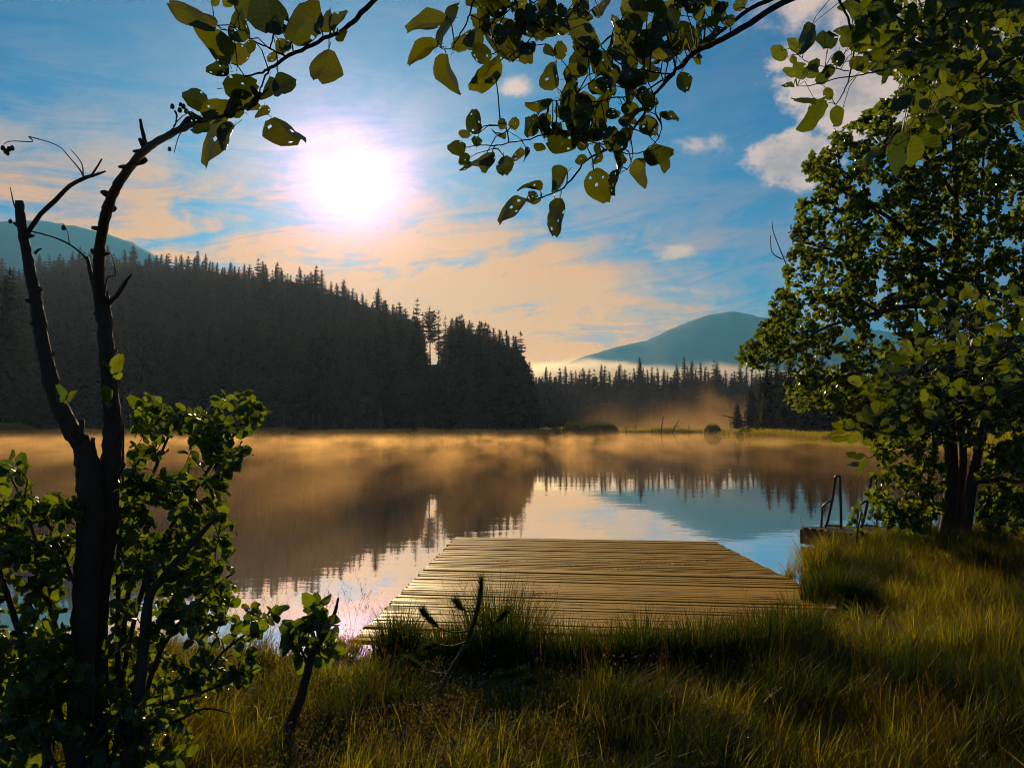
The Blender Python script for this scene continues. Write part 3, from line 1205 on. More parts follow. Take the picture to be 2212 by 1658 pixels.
def leaf_frame(d, n):
    d = d.normalized()
    n = n - d * n.dot(d)
    if n.length < 1e-4:
        n = d.orthogonal()
    n.normalize()
    s_ = d.cross(n)
    return Matrix((s_, d, n)).transposed()


def add_leaf(parent, me, B, d, n, L):
    o = bpy.data.objects.new('leaf', me)
    COL.objects.link(o)
    o.parent = parent
    root = parent
    while root.parent is not None:
        root = root.parent
    o.matrix_basis = Matrix.Translation(B - Vector(root.location)) @ (leaf_frame(d, n) * L).to_4x4()
    return o


def traced_leaf(parent, meshes, bx, by, tx, ty, w, D, rng, asp=0.80):
    B = P(bx, by, D)
    Lpx = math.hypot(tx - bx, ty - by)
    Tp = P(tx, ty, D + rng.uniform(-0.35, 0.35) * Lpx * D / FPX)
    d = Tp - B
    L = d.length
    view = (CAM - B).normalized()
    ct = min(0.98, max(0.12, w / (asp * Lpx)))
    tilt = math.acos(ct) * rng.choice((-1, 1))
    n0 = view - d.normalized() * view.dot(d.normalized())
    n = Matrix.Rotation(tilt, 3, d.normalized()) @ n0.normalized()
    if rng.random() < 0.5:
        n = -n
    return add_leaf(parent, rng.choice(meshes), B, d, n, L)


def to_d(crop, ox, oy, k):
    return [(ox + a * k, oy + b * k) for a, b in crop]


# ------------------------------------------------------------------ foliage that fills a crown
def in_poly(x, y, poly):
    c = False
    n = len(poly)
    for i in range(n):
        x1, y1 = poly[i]
        x2, y2 = poly[(i + 1) % n]
        if (y1 > y) != (y2 > y) and x < (x2 - x1) * (y - y1) / (y2 - y1) + x1:
            c = not c
    return c


class Foliage:
    """grows twigs from a skeleton towards scattered spots in a crown and hangs leaves on them"""
    def __init__(s, seed):
        s.rng = random.Random(seed)
        s.twigs = Tubes()
        s.leaves = []                          # (base, direction, normal, length)
        s.anchor = []

    def skeleton(s, pts):
        s.anchor += [tuple(p) for p in pts]

    def spots(s, poly, n, d0, d1, seed, thin=0.5, scale=0.011):
        xs, ys = [p[0] for p in poly], [p[1] for p in poly]
        out = []
        tries = 0
        while len(out) < n and tries < n * 60:
            tries += 1
            x, y = s.rng.uniform(min(xs), max(xs)), s.rng.uniform(min(ys), max(ys))
            if not in_poly(x, y, poly):
                continue
            D = s.rng.uniform(d0, d1)
            if mnoise.fractal(Vector((x * scale, y * scale, D * 0.6 + seed)), 1.0, 2.0, 2) < s.rng.uniform(-thin, 0.35):
                continue
            out.append(P(x, y, D))
        return out

    def grow(s, spots, leaf, k=8, twig_r=0.003, droop=0.15, up=0.35, reach=0.55, maxlen=0.8):
        rng = s.rng
        A = np.array(s.anchor, dtype=float)
        left = [np.array(p) for p in spots]
        dist = [np.min(np.linalg.norm(A - p, axis=1)) for p in left]
        order = np.argsort(dist)
        for oi in order:
            p = left[oi]
            dd = np.linalg.norm(A - p, axis=1)
            i = int(np.argmin(dd))
            a = A[i]
            full = Vector(p) - Vector(a)
            Ln = full.length
            if Ln < 1e-3:
                continue
            a_ = Vector(a)
            side = Vector((rng.gauss(0, 1), rng.gauss(0, 1), rng.gauss(0, 1))) * 0.10 * Ln
            pts = [a_, a_.lerp(Vector(p), 0.35) + side + Vector((0, 0, 0.08 * Ln)), a_.lerp(Vector(p), 0.7) + side * 0.6 + Vector((0, 0, 0.05 * Ln)), Vector(p)]
            r0 = twig_r * (0.6 + min(2.2, Ln / maxlen * 1.4))
            s.twigs.add(pts, [r0, r0 * 0.8, r0 * 0.6, r0 * 0.35], 4, 0.0, 0, cap=False)
            A = np.vstack([A] + [np.array(tuple(pts[2]))[None], np.array(tuple(pts[3]))[None], np.array(tuple(pts[1]))[None]])
            td = (pts[3] - pts[2]).normalized()
            for j in range(k):
                t = 1.0 - (j / k) * min(1.0, reach / max(Ln, 1e-3)) * rng.uniform(0.6, 1.1)
                t = max(0.1, t)
                if t > 0.7:
                    q = pts[2].lerp(pts[3], (t - 0.7) / 0.3)
                elif t > 0.35:
                    q = pts[1].lerp(pts[2], (t - 0.35) / 0.35)
                else:
                    q = pts[0].lerp(pts[1], t / 0.35)
                rv = Vector((rng.gauss(0, 1), rng.gauss(0, 1), rng.gauss(0, 1))).normalized()
                d = (td * 0.55 + rv * 0.9 + Vector((0, 0, -droop))).normalized()
                nv = Vector((rng.gauss(0, 0.7), rng.gauss(0, 0.9), rng.gauss(up, 0.7)))
                L = leaf * rng.uniform(0.65, 1.25)
                s.leaves.append((q + d * (0.18 * L), d, nv, L))

    def build(s, parent, meshes, low_mesh, m, n_single=300, far_name='foliage'):
        # the leaves that show largest become objects of their own, the rest one mass
        def size(l):
            c = l[0]
            u, w = c.x / max(c.y, 0.1), (c.z - CAM.z) / max(c.y, 0.1)
            inside = abs(u) < 0.64 and -0.44 < w < 0.54
            face = abs(leaf_frame(l[1], l[2]).col[2].dot((CAM - c).normalized()))
            return (l[3] / c.y) * (0.35 + face) * (1.0 if inside else 0.05)
        ordr = sorted(s.leaves, key=lambda l: -size(l))
        rng = s.rng
        for l in ordr[:n_single]:
            add_leaf(parent, rng.choice(meshes), *l)
        rest = ordr[n_single:]
        if rest:
            leaf_mass(far_name, rest, low_mesh, m, parent, rng)
        tag(s.twigs.build('twigs', m_twig, parent), kind='stuff')


def leaf_mass(name, leaves, low_mesh, m, parent, rng):
    nv = len(low_mesh.vertices)
    co = np.empty(nv * 3, dtype=np.float64)
    low_mesh.vertices.foreach_get('co', co)
    co = co.reshape(-1, 3)
    fc = [tuple(p.vertices) for p in low_mesh.polygons]
    V, F, TN, UV = [], [], [], []
    for k, (b, d, n, L) in enumerate(leaves):
        Mx = np.array(leaf_frame(d, n)) * L
        V.append(co @ Mx.T + np.array(tuple(b)))
        F += [tuple(i + k * nv for i in q) for q in fc]
        TN.append(np.full(nv, rng.random()))
        UV.append(co[:, :2])
    o = link_mesh(name, mesh_from(name, np.vstack(V), F, m, uvs=np.vstack(UV), tone=np.concatenate(TN)), parent)
    return tag(o, kind='stuff')


# ------------------------------------------------------------------ the bare forked alder on the left
def knobs(tubes, path, rad, rng, n):
    for _ in range(n):
        i = rng.randrange(1, len(path) - 1)
        p = path[i]
        a = rng.uniform(0, 6.28)
        d = Vector((math.cos(a), math.sin(a) * 0.4, rng.uniform(0.0, 0.7))).normalized()
        L = rng.uniform(0.003, 0.012) + rad[min(i, len(rad) - 1)]
        r0 = rng.uniform(0.006, 0.012)
        tubes.add([p, p + d * L * 0.7, p + d * L], [r0 * 1.3, r0, r0 * 0.55], 6, 0.2, i)


def build_left_tree():
    rng = random.Random(8)
    base = Vector((P(190, 1800, 3.0).x, 3.0, 0.6))
    root = empty('alder_tree', base, 'bare forked alder with broken dead limbs at the left edge', 'tree')
    D = 3.0
    limb = lambda t_, px, *k: globals()['limb'](t_, [(q[0], q[1], q[2] * 0.86, q[3]) for q in px], *k)
    tb = Tubes()
    a = limb(tb, [(170, 1840, 74, D), (172, 1640, 68, D), (176, 1450, 62, D), (186, 1280, 60, D), (196, 1120, 64, D), (192, 1030, 62, D), (180, 970, 50, D),
                  (150, 920, 42, D), (118, 850, 38, D), (98, 770, 34, D), (84, 690, 31, D), (72, 620, 28, D), (58, 550, 24, D - 0.02), (46, 480, 23, D - 0.04), (41, 434, 20, D - 0.05)], 6, 11, 0.13, 3)
    knobs(tb, a, [0.03] * len(a), rng, 34)
    limb(tb, [(58, 505, 13, D - 0.03), (88, 462, 12, D - 0.06), (120, 432, 12, D - 0.10), (150, 402, 11, D - 0.14), (185, 384, 10, D - 0.17), (205, 378, 8, D - 0.18), (228, 370, 4, D - 0.2)], 3, 7, 0.1, 4)
    limb(tb, [(182, 384, 6, D - 0.17), (172, 366, 4, D - 0.16), (150, 340, 3, D - 0.12), (130, 318, 2.5, D - 0.1), (100, 305, 2.5, D), (62, 295, 3, D)], 3, 5, 0.1, 5)
    limb(tb, [(62, 295, 3, D), (70, 306, 3, D), (40, 305, 2.5, D), (18, 306, 2.5, D), (8, 312, 2, D)], 3, 5, 0.1, 6)
    limb(tb, [(180, 382, 4, D - 0.16), (176, 352, 3, D - 0.15), (152, 322, 2, D - 0.14)], 3, 5, 0.1, 7)
    limb(tb, [(198, 378, 6, D - 0.17), (210, 360, 5, D - 0.18), (220, 343, 4, D - 0.18)], 3, 5, 0.1, 8)
    limb(tb, [(44, 470, 6, D), (30, 440, 4, D), (22, 404, 2, D)], 3, 5, 0.1, 9)
    limb(tb, [(75, 548, 8, D), (82, 540, 6, D), (90, 537, 4, D)], 2, 5, 0.1, 10)
    limb(tb, [(60, 498, 4, D), (90, 505, 4, D), (120, 514, 4, D + 0.05), (150, 528, 4.5, D + 0.1), (180, 552, 5, D + 0.13), (205, 590, 9, D + 0.15), (215, 630, 14, D + 0.12)], 3, 5, 0.1, 11)
    limb(tb, [(150, 528, 3, D + 0.1), (146, 500, 2.5, D + 0.1), (135, 482, 2, D + 0.1)], 2, 5, 0.1, 12)
    tb.build('trunk', m_bark, root)
    tb = Tubes()
    b = limb(tb, [(205, 1820, 52, D + 0.10), (212, 1620, 50, D + 0.12), (214, 1450, 46, D + 0.12), (212, 1320, 46, D + 0.10), (228, 1180, 48, D + 0.08), (236, 1060, 50, D + 0.06), (242, 960, 46, D + 0.05), (241, 880, 40, D + 0.04),
                  (233, 800, 37, D), (228, 720, 36, D), (222, 660, 38, D), (214, 610, 28, D - 0.05), (215, 540, 26, D - 0.12), (226, 475, 25, D - 0.22), (246, 415, 24, D - 0.32),
                  (280, 362, 22, D - 0.45), (316, 322, 20, D - 0.6), (360, 295, 18, D - 0.75), (405, 272, 15, D - 0.88), (460, 258, 11, D - 1.0), (510, 240, 8, D - 1.1), (548, 222, 6, D - 1.18), (580, 190, 4, D - 1.25)], 6, 11, 0.13, 13)
    knobs(tb, b, [0.028] * len(b), rng, 30)
    limb(tb, [(220, 665, 22, D), (206, 625, 16, D + 0.05), (196, 590, 12, D + 0.08), (188, 555, 9, D + 0.1)], 3, 7, 0.1, 14)
    limb(tb, [(236, 655, 14, D), (255, 635, 12, D - 0.05), (272, 608, 9, D - 0.08), (284, 592, 5, D - 0.1)], 3, 7, 0.1, 15)
    limb(tb, [(318, 322, 12, D - 0.6), (312, 300, 10, D - 0.6), (306, 275, 9, D - 0.62), (303, 258, 7, D - 0.62)], 3, 7, 0.1, 16)
    limb(tb, [(222, 450, 9, D - 0.25), (232, 430, 7, D - 0.27), (248, 405, 6, D - 0.3), (252, 398, 6, D - 0.3), (244, 396, 5, D - 0.3), (262, 372, 4, D - 0.3)], 2, 6, 0.15, 17)
    limb(tb, [(330, 308, 5, D - 0.62), (345, 298, 4, D - 0.66), (375, 276, 3.5, D - 0.7), (382, 252, 5, D - 0.75), (378, 240, 6, D - 0.75)], 3, 5, 0.1, 18)
    limb(tb, [(375, 272, 3, D - 0.7), (395, 250, 2.5, D - 0.76), (416, 240, 2, D - 0.8)], 2, 5, 0.1, 19)
    limb(tb, [(392, 285, 3, D - 0.8), (384, 300, 2.5, D - 0.8), (376, 330, 2, D - 0.8)], 2, 5, 0.1, 20)
    limb(tb, [(225, 645, 5, D - 0.05), (232, 600, 4, D - 0.1), (248, 595, 3.5, D - 0.12), (246, 565, 3, D - 0.12), (232, 535, 2, D - 0.12)], 3, 5, 0.1, 21)
    limb(tb, [(205, 1010, 13, D), (200, 960, 12, D), (202, 945, 10, D)], 2, 6, 0.2, 22)
    limb(tb, [(170, 960, 16, D - 0.03), (176, 925, 13, D - 0.03), (178, 905, 11, D - 0.03)], 2, 6, 0.2, 23)
    limb(tb, [(252, 1030, 14, D), (262, 1015, 12, D - 0.02), (268, 1000, 7, D - 0.03)], 2, 6, 0.2, 24)
    tb.build('trunk', m_bark, root)
    # little hanging cones
    cm = bpy.data.meshes.new('cone')
    bm = bmesh.new()
    bmesh.ops.create_icosphere(bm, subdivisions=2, radius=1.0)
    for v in bm.verts:
        v.co.z *= 1.35
        v.co *= 1 + 0.12 * math.sin(11 * v.co.z + 3 * math.atan2(v.co.y, v.co.x))
    bm.to_mesh(cm)
    bm.free()
    cm.materials.append(m_bark)
    for (x, y, d_, r) in ((6, 320, D, 0.008), (12, 327, D, 0.008), (19, 322, D, 0.008), (26, 320, D, 0.008), (16, 331, D, 0.007), (137, 492, D + 0.1, 0.008), (22, 478, D, 0.007),
                          (372, 230, D - 0.75, 0.006), (388, 238, D - 0.78, 0.006), (396, 230, D - 0.78, 0.006), (402, 240, D - 0.78, 0.006), (390, 226, D - 0.78, 0.005), (366, 322, D - 0.8, 0.005)):
        o = bpy.data.objects.new('cone', cm)
        COL.objects.link(o)
        o.parent = root
        o.matrix_basis = Matrix.Translation(P(x, y, d_) - base) @ Matrix.Diagonal((r, r, r, 1))
    # the few leaves the old trunk still carries
    for bx, by, tx, ty, w in ((246, 808, 258, 762, 30), (247, 815, 264, 806, 18), (240, 790, 218, 780, 10), (132, 870, 126, 830, 24), (140, 872, 165, 842, 12), (236, 868, 222, 830, 22), (232, 880, 224, 838, 14)):
        traced_leaf(root, SHRUB_LEAVES, bx, by, tx, ty, w, D - 0.05, rng)
    # leaves on the long arm that reaches over the water (positions in the upper left of the photo)
    K = 0.3662
    arm = [(1350, 420, 1230, 400, 110), (1320, 520, 1520, 500, 150), (1370, 570, 1500, 610, 130), (1220, 610, 1080, 560, 130), (1190, 680, 1370, 630, 150), (1200, 700, 1090, 695, 60),
           (1380, 745, 1125, 920, 140), (1380, 740, 1290, 870, 90), (1600, 690, 1780, 860, 140), (1560, 620, 1550, 730, 70), (1130, 760, 1260, 755, 60), (1590, 450, 1555, 600, 80), (1440, 660, 1330, 600, 100)]
    for bx, by, tx, ty, w in arm:
        traced_leaf(root, NEAR_LEAVES, bx * K, by * K, tx * K, ty * K, w * K, D - 1.05 + rng.uniform(-0.12, 0.12), rng)


build_left_tree()


def branch_thing(name, label, group, limbs, leaves, meshes, D, seed, spread=0.12, sub=4):
    rng = random.Random(seed)
    p0 = P(limbs[0][0][0], limbs[0][0][1], limbs[0][0][3])
    root = empty(name, p0, label, 'branch', group)
    tb = Tubes()
    lines = []
    for i, l in enumerate(limbs):
        lines.append(limb(tb, l, sub, 7, 0.10, seed + i, 0.001))
    tb.build('stem', m_twig, root)
    st = Tubes()
    allp = [q for l in lines for q in l]
    for bx, by, tx, ty, w in leaves:
        d_ = D + rng.uniform(-spread, spread)
        o = traced_leaf(root, meshes, bx, by, tx, ty, w, d_, rng)
        B = P(bx, by, d_)
        near = min(allp, key=lambda q: (q - B).length)
        if (near - B).length > 0.02:
            mid = near.lerp(B, 0.5) + Vector((0, 0, 0.12 * (near - B).length))
            st.add([near, mid, B], [0.0016, 0.0013, 0.0010], 4)
    if st.v:
        tag(st.build('leaf_stalks', m_twig, root), kind='stuff')
    return root, allp, rng


def build_overhead():
    # upper left: one bough dropping in from above
    K = 0.3662
    t = lambda L: [(a * K, b * K, c * K, e * K, w * K) for a, b, c, e, w in L]
    D = 1.75
    lv = t([(1280, 150, 985, 35, 130), (1470, 230, 1350, 50, 150), (1350, 370, 1275, 180, 110), (1400, 390, 1420, 225, 130), (1610, 195, 1560, -60, 200), (1720, 250, 1870, 5, 190),
            (1950, 180, 1900, 40, 90), (1970, 190, 2050, 60, 60), (1980, 230, 2052, 180, 45), (1940, 290, 1880, 515, 200), (1640, 430, 1708, 605, 150), (1640, 340, 1560, 330, 60), (1690, 240, 1620, 310, 80),
            (1480, 100, 1400, -20, 120), (1500, 240, 1460, 310, 60), (1250, 30, 1290, -20, 80), (1710, 250, 1650, 300, 60), (1380, 30, 1330, -60, 110), (1890, 200, 1850, 150, 30)])
    branch_thing('alder_branch', 'leafy alder bough with hole-eaten leaves hanging left of the sun', None,
                 [[(850, -40, 13, D + 0.02), (810, -3, 12, D), (770, 40, 11, D), (740, 66, 10, D), (700, 85, 9, D), (650, 108, 9, D), (618, 124, 8, D), (585, 146, 7, D), (560, 158, 5, D), (528, 166, 3, D)],
                  [(618, 124, 5, D), (590, 108, 4, D), (560, 95, 3.5, D), (530, 80, 3, D), (480, 62, 2.5, D), (460, 48, 2, D)],
                  [(585, 146, 5, D), (572, 170, 4, D), (560, 200, 3.5, D + 0.02), (545, 225, 3, D + 0.03)],
                  [(585, 105, 3.5, D), (590, 75, 3, D), (598, 55, 2, D)], [(715, 78, 4, D), (716, 60, 3, D), (722, 40, 2, D)]],
                 lv, NEAR_LEAVES, D, 31)
    # upper middle: the large bough
    OX = 809.7
    t = lambda L: [(OX + a * K, b * K, OX + c * K, e * K, w * K) for a, b, c, e, w in L]
    D = 1.7
    lv = [(440, 115, 180, 160, 100), (370, 265, 190, 300, 100), (375, 265, 475, 20, 60), (470, 300, 580, 190, 90), (420, 320, 410, 575, 140), (690, 320, 548, 310, 110), (740, 360, 570, 520, 110), (710, 430, 650, 520, 60),
          (660, 130, 820, 350, 170), (870, 240, 900, 385, 110), (980, 80, 970, 235, 140), (1075, 520, 1000, 350, 130), (1190, 300, 1225, 455, 120), (1100, 130, 1320, 170, 110), (1240, 80, 1180, 0, 100), (1110, 100, 1090, 20, 110),
          (960, 20, 1080, 60, 120), (780, 60, 590, 10, 100), (870, 50, 840, 125, 80), (1340, 440, 1290, 345, 110), (1550, 330, 1380, 270, 120), (1700, 350, 1540, 200, 170), (1780, 330, 1640, 120, 150), (1870, 280, 1780, 130, 140),
          (1800, 430, 1850, 545, 120), (1910, 270, 2045, 190, 60), (1720, 110, 1570, 0, 70), (1800, 90, 1690, 10, 130), (1000, 600, 900, 640, 50), (1050, 590, 955, 665, 50), (1210, 820, 1200, 580, 150), (1360, 760, 1350, 540, 110),
          (1280, 620, 1170, 590, 100), (1490, 750, 1540, 600, 50), (1620, 660, 1600, 560, 70), (1600, 680, 1630, 825, 145), (1680, 670, 1800, 700, 50), (1590, 930, 1720, 890, 110), (1690, 880, 1712, 1015, 60), (1590, 940, 1520, 1122, 120),
          (1290, 1000, 1350, 1188, 180), (1440, 1000, 1370, 1140, 60), (1140, 1010, 1005, 1130, 100), (975, 1130, 870, 1060, 50), (960, 1160, 905, 1130, 45), (890, 1190, 695, 1267, 100), (975, 1165, 890, 1210, 40), (1095, 1170, 1045, 1395, 105),
          (610, 790, 580, 640, 100), (535, 870, 428, 870, 110), (560, 800, 495, 780, 50), (600, 865, 600, 790, 70), (770, 790, 688, 812, 40), (775, 750, 715, 705, 75), (830, 765, 815, 682, 80), (910, 805, 900, 688, 80), (1000, 770, 990, 680, 75),
          (560, 920, 490, 960, 60), (560, 950, 530, 1020, 35), (650, 920, 565, 1042, 80), (690, 900, 640, 1015, 75), (760, 920, 770, 1042, 105), (860, 870, 830, 975, 60), (890, 870, 920, 948, 40), (1190, 860, 1005, 800, 140), (940, 850, 1010, 880, 50),
          (1480, 880, 1400, 780, 130), (1500, 830, 1440, 720, 100), (1330, 900, 1300, 975, 50), (1250, 930, 1180, 955, 60), (1290, 830, 1330, 765, 80), (1100, 350, 1090, 240, 90), (1200, 240, 1160, 190, 60), (1010, 260, 1050, 340, 60),
          (930, 130, 900, 30, 70), (1450, 430, 1330, 400, 90), (1500, 470, 1620, 430, 110), (1560, 420, 1500, 530, 80), (1660, 400, 1560, 480, 100), (1480, 520, 1470, 440, 60), (1400, 500, 1320, 470, 70), (1180, 520, 1140, 440, 80),
          (1380, 640, 1430, 720, 70), (1150, 680, 1060, 640, 80), (1250, 780, 1330, 820, 90), (1080, 780, 1060, 700, 60), (1420, 900, 1480, 960, 50), (1330, 760, 1290, 690, 60), (1900, 120, 1930, 30, 80), (1950, 140, 2050, 100, 70),
          (2000, 60, 2090, 40, 70), (1840, 60, 1870, -20, 80), (2100, 160, 2060, 70, 90), (1930, 340, 1900, 330, 35), (1960, 110, 1880, 200, 50), (2120, 60, 2190, -10, 80), (700, -10, 640, 60, 80), (1050, -10, 1000, 70, 100), (1140, 60, 1200, 130, 90)]
    rr = random.Random(71)
    for x0, x1, y0, y1, n in ((600, 1300, -40, 260, 26), (1250, 2150, -30, 330, 34), (1050, 1650, 380, 900, 34), (850, 1250, 560, 900, 10)):
        for _ in range(n):
            x, y, a, L = rr.uniform(x0, x1), rr.uniform(y0, y1), rr.uniform(0, 6.28), rr.uniform(70, 170)
            if x > 1500 and y > 600 - (x - 1500):
                continue
            lv.append((x, y, x + math.cos(a) * L, y + math.sin(a) * L, L * rr.uniform(0.4, 0.78)))
    T3 = lambda L: [(OX + a * K, b * K, w * K, D + dz) for a, b, w, dz in L]
    branch_thing('alder_branch', 'wide leafy alder bough spreading over the top middle of the view', None,
                 [T3([(2700, -110, 40, 0.1), (2400, 20, 38, 0.06), (2211, 140, 36, 0.03), (2050, 230, 34, 0), (1900, 300, 30, 0), (1800, 390, 26, 0), (1720, 480, 22, 0), (1650, 560, 18, 0.0), (1600, 650, 16, 0), (1520, 760, 14, 0.02), (1400, 870, 13, 0.03), (1250, 940, 12, 0.02), (1180, 1040, 11, 0), (1090, 1120, 9, 0), (990, 1165, 8, 0), (900, 1190, 6, 0)]),
                  T3([(2450, -60, 28, 0.1), (2211, 60, 26, 0.06), (2060, 170, 22, 0.04), (1960, 260, 18, 0.02)]),
                  T3([(1830, 370, 14, 0), (1700, 470, 11, 0.02), (1560, 555, 9, 0.04), (1430, 575, 8, 0.05), (1300, 600, 7, 0.05), (1120, 595, 6, 0.04), (1030, 590, 5, 0.03)]),
                  T3([(1400, 870, 9, 0.03), (1250, 830, 8, 0.0), (1050, 790, 9, -0.03), (880, 825, 8, -0.04), (720, 858, 7, -0.05), (620, 855, 6, -0.05), (530, 870, 5, -0.05)]),
                  T3([(720, 858, 5, -0.05), (640, 900, 5, -0.05), (560, 925, 4, -0.05), (540, 1000, 3, -0.05)]),
                  T3([(880, 825, 4, -0.04), (800, 780, 4, -0.03), (740, 740, 3, -0.03)]),
                  T3([(1650, 560, 9, 0), (1660, 660, 8, -0.02), (1690, 760, 7, -0.03), (1640, 860, 7, -0.03), (1520, 910, 7, -0.02), (1380, 875, 8, 0)]),
                  T3([(1520, 910, 6, -0.02), (1500, 980, 5, -0.02), (1440, 1030, 4, 0)]),
                  T3([(590, -80, 12, 0), (580, 0, 11, 0), (560, 90, 10, 0), (530, 150, 9, 0), (480, 250, 7, 0), (440, 290, 6, 0), (370, 275, 4, 0)]),
                  T3([(560, 90, 8, 0), (640, 130, 8, 0), (690, 230, 7, 0), (740, 310, 6, 0), (810, 360, 5, 0)]),
                  T3([(1250, -60, 10, 0.05), (1200, 60, 8, 0.04), (1260, 210, 8, 0.03), (1330, 270, 8, 0.03), (1380, 325, 8, 0.02), (1480, 400, 8, 0.02), (1620, 420, 9, 0.01), (1750, 440, 10, 0)]),
                  T3([(900, -60, 9, 0.05), (920, 60, 8, 0.04), (900, 170, 7, 0.03), (850, 220, 6, 0.02)]),
                  T3([(1100, 1110, 5, 0), (1095, 1150, 4, 0), (1090, 1180, 3, 0)]),
                  T3([(1330, 440, 6, 0.02), (1220, 520, 6, 0.02), (1190, 560, 5, 0.02)])],
                 t(lv), NEAR_LEAVES, D, 32)
    # upper right: bough in front of the tall alder
    OX2 = 1483.3
    t2 = lambda L: [(OX2 + a * K, b * K, OX2 + c * K, e * K, w * K) for a, b, c, e, w in L]
    D = 2.7
    T4 = lambda L: [(OX2 + a * K, b * K, w * K, D + dz) for a, b, w, dz in L]
    lv = [(590, 340, 495, 285, 80), (660, 320, 620, 203, 78), (690, 310, 735, 155, 65), (830, 290, 830, 158, 120), (940, 280, 960, 175, 90), (1000, 300, 985, 220, 50), (700, 460, 640, 368, 90), (640, 450, 575, 395, 50), (630, 515, 555, 490, 32),
          (750, 580, 620, 615, 45), (820, 600, 690, 768, 75), (830, 610, 720, 640, 70), (920, 640, 840, 742, 90), (1220, 250, 1060, 355, 75), (1340, 300, 1195, 385, 75), (1190, 120, 1075, 150, 100), (1150, 40, 1020, 90, 75), (1110, 210, 1015, 300, 60),
          (1500, 395, 1400, 462, 65), (1330, 560, 1200, 640, 110), (1420, 580, 1330, 660, 100), (1520, 560, 1400, 600, 100), (1370, 720, 1250, 760, 60), (1400, 720, 1545, 745, 110), (1400, 760, 1480, 885, 90), (1290, 780, 1200, 915, 110), (1300, 800, 1190, 1030, 110),
          (1320, 800, 1330, 968, 115), (1150, 870, 1025, 972, 55), (1470, 230, 1570, 250, 90), (620, 330, 640, 380, 60), (760, 380, 700, 470, 90), (850, 380, 820, 470, 90), (760, 480, 850, 430, 90), (900, 300, 890, 400, 110), (960, 360, 1050, 400, 70),
          (820, 520, 850, 590, 60), (720, 420, 780, 350, 80), (560, 300, 545, 265, 30), (1170, 60, 1175, 10, 30), (1390, 130, 1290, 160, 80), (1440, 150, 1380, 230, 80), (1550, 70, 1470, 140, 90), (1640, 60, 1590, 160, 100), (1500, 30, 1570, 100, 90)]
    rr = random.Random(77)
    for _ in range(250):
        x = rr.uniform(960, 2050)
        y = rr.uniform(-60, 760) * (1 if x > 1400 else 0.75)
        if y > 420 and x < 1500 and rr.random() < 0.7:
            continue
        a = rr.uniform(0, 6.28)
        L = rr.uniform(75, 150)
        lv.append((x, y, x + math.cos(a) * L, y + abs(math.sin(a)) * L * rr.choice((1, 1, -0.6)), L * rr.uniform(0.3, 0.8)))
    branch_thing('alder_branch', 'leafy alder bough filling the top right corner in front of the tall alder', None,
                 [T4([(2100, -160, 34, 0.1), (1900, -60, 30, 0.05), (1680, -20, 26, 0), (1560, 60, 22, 0), (1500, 130, 20, 0), (1430, 180, 18, 0), (1390, 260, 16, 0), (1320, 340, 14, 0), (1250, 395, 12, 0), (1150, 415, 10, 0), (1040, 440, 8, 0), (900, 460, 7, 0), (760, 500, 6, 0), (650, 510, 4, 0)]),
                  T4([(870, -60, 16, 0.05), (905, 10, 16, 0.03), (945, 90, 15, 0), (970, 180, 14, 0), (985, 300, 12, 0), (965, 430, 9, 0), (930, 540, 7, 0), (880, 620, 5, 0)]),
                  T4([(980, -20, 10, 0), (1010, 10, 11, 0), (1110, 25, 12, 0), (1200, 70, 13, 0), (1270, 120, 13, 0), (1360, 155, 14, 0), (1440, 170, 15, 0)]),
                  T4([(960, 420, 6, 0), (850, 400, 6, 0), (740, 380, 5, 0), (660, 330, 4, 0)]),
                  T4([(2200, 260, 24, 0), (2000, 300, 22, 0), (1800, 420, 18, 0), (1640, 540, 14, 0), (1500, 620, 12, 0), (1400, 730, 9, 0), (1300, 790, 7, 0), (1170, 860, 5, 0)]),
                  T4([(2200, 520, 20, 0.1), (1950, 560, 16, 0.05), (1760, 640, 12, 0), (1600, 760, 9, 0), (1500, 860, 6, 0)]),
                  T4([(1800, 420, 10, 0), (1700, 300, 9, 0), (1620, 220, 8, 0), (1520, 200, 6, 0)])],
                 t2(lv), RIGHT_LEAVES, D, 33, 0.3)
    # right, lower: sprays of large leaves in front of the trunks
    OX3, OY3, K3 = 1726.2, 769.2, 0.2441
    D = 3.4
    T5 = lambda L: [(OX3 + a * K3, OY3 + b * K3, w * K3, D + dz) for a, b, w, dz in L]
    lv = [(390, 630, 288, 598, 58), (420, 640, 485, 555, 90), (400, 680, 240, 680, 55), (440, 700, 268, 745, 65), (520, 700, 438, 765, 75), (600, 560, 488, 510, 75), (640, 600, 570, 430, 95), (770, 450, 678, 380, 85), (830, 480, 800, 328, 95),
          (850, 640, 708, 570, 125), (800, 700, 655, 690, 85), (620, 790, 570, 715, 95), (1110, 660, 955, 635, 125), (950, 110, 678, 172, 95), (1050, 210, 900, 245, 85), (720, 250, 588, 285, 65), (580, 880, 418, 880, 65), (600, 920, 500, 1045, 65),
          (590, 960, 420, 940, 42), (1480, 230, 1348, 240, 95), (1680, 20, 1570, 60, 95), (1600, 400, 1560, 295, 65), (1420, 500, 1390, 565, 75), (680, 500, 720, 440, 60), (540, 620, 470, 600, 60), (700, 760, 760, 700, 70), (1000, 700, 1080, 730, 70), (900, 560, 980, 520, 80),
          (1180, 330, 1120, 250, 80), (1260, 180, 1180, 130, 80), (1340, 350, 1390, 280, 70), (1560, 160, 1620, 90, 80), (880, 300, 800, 330, 60), (1100, 60, 1030, 0, 80), (900, 30, 830, -30, 90), (1460, 90, 1400, 20, 90)]
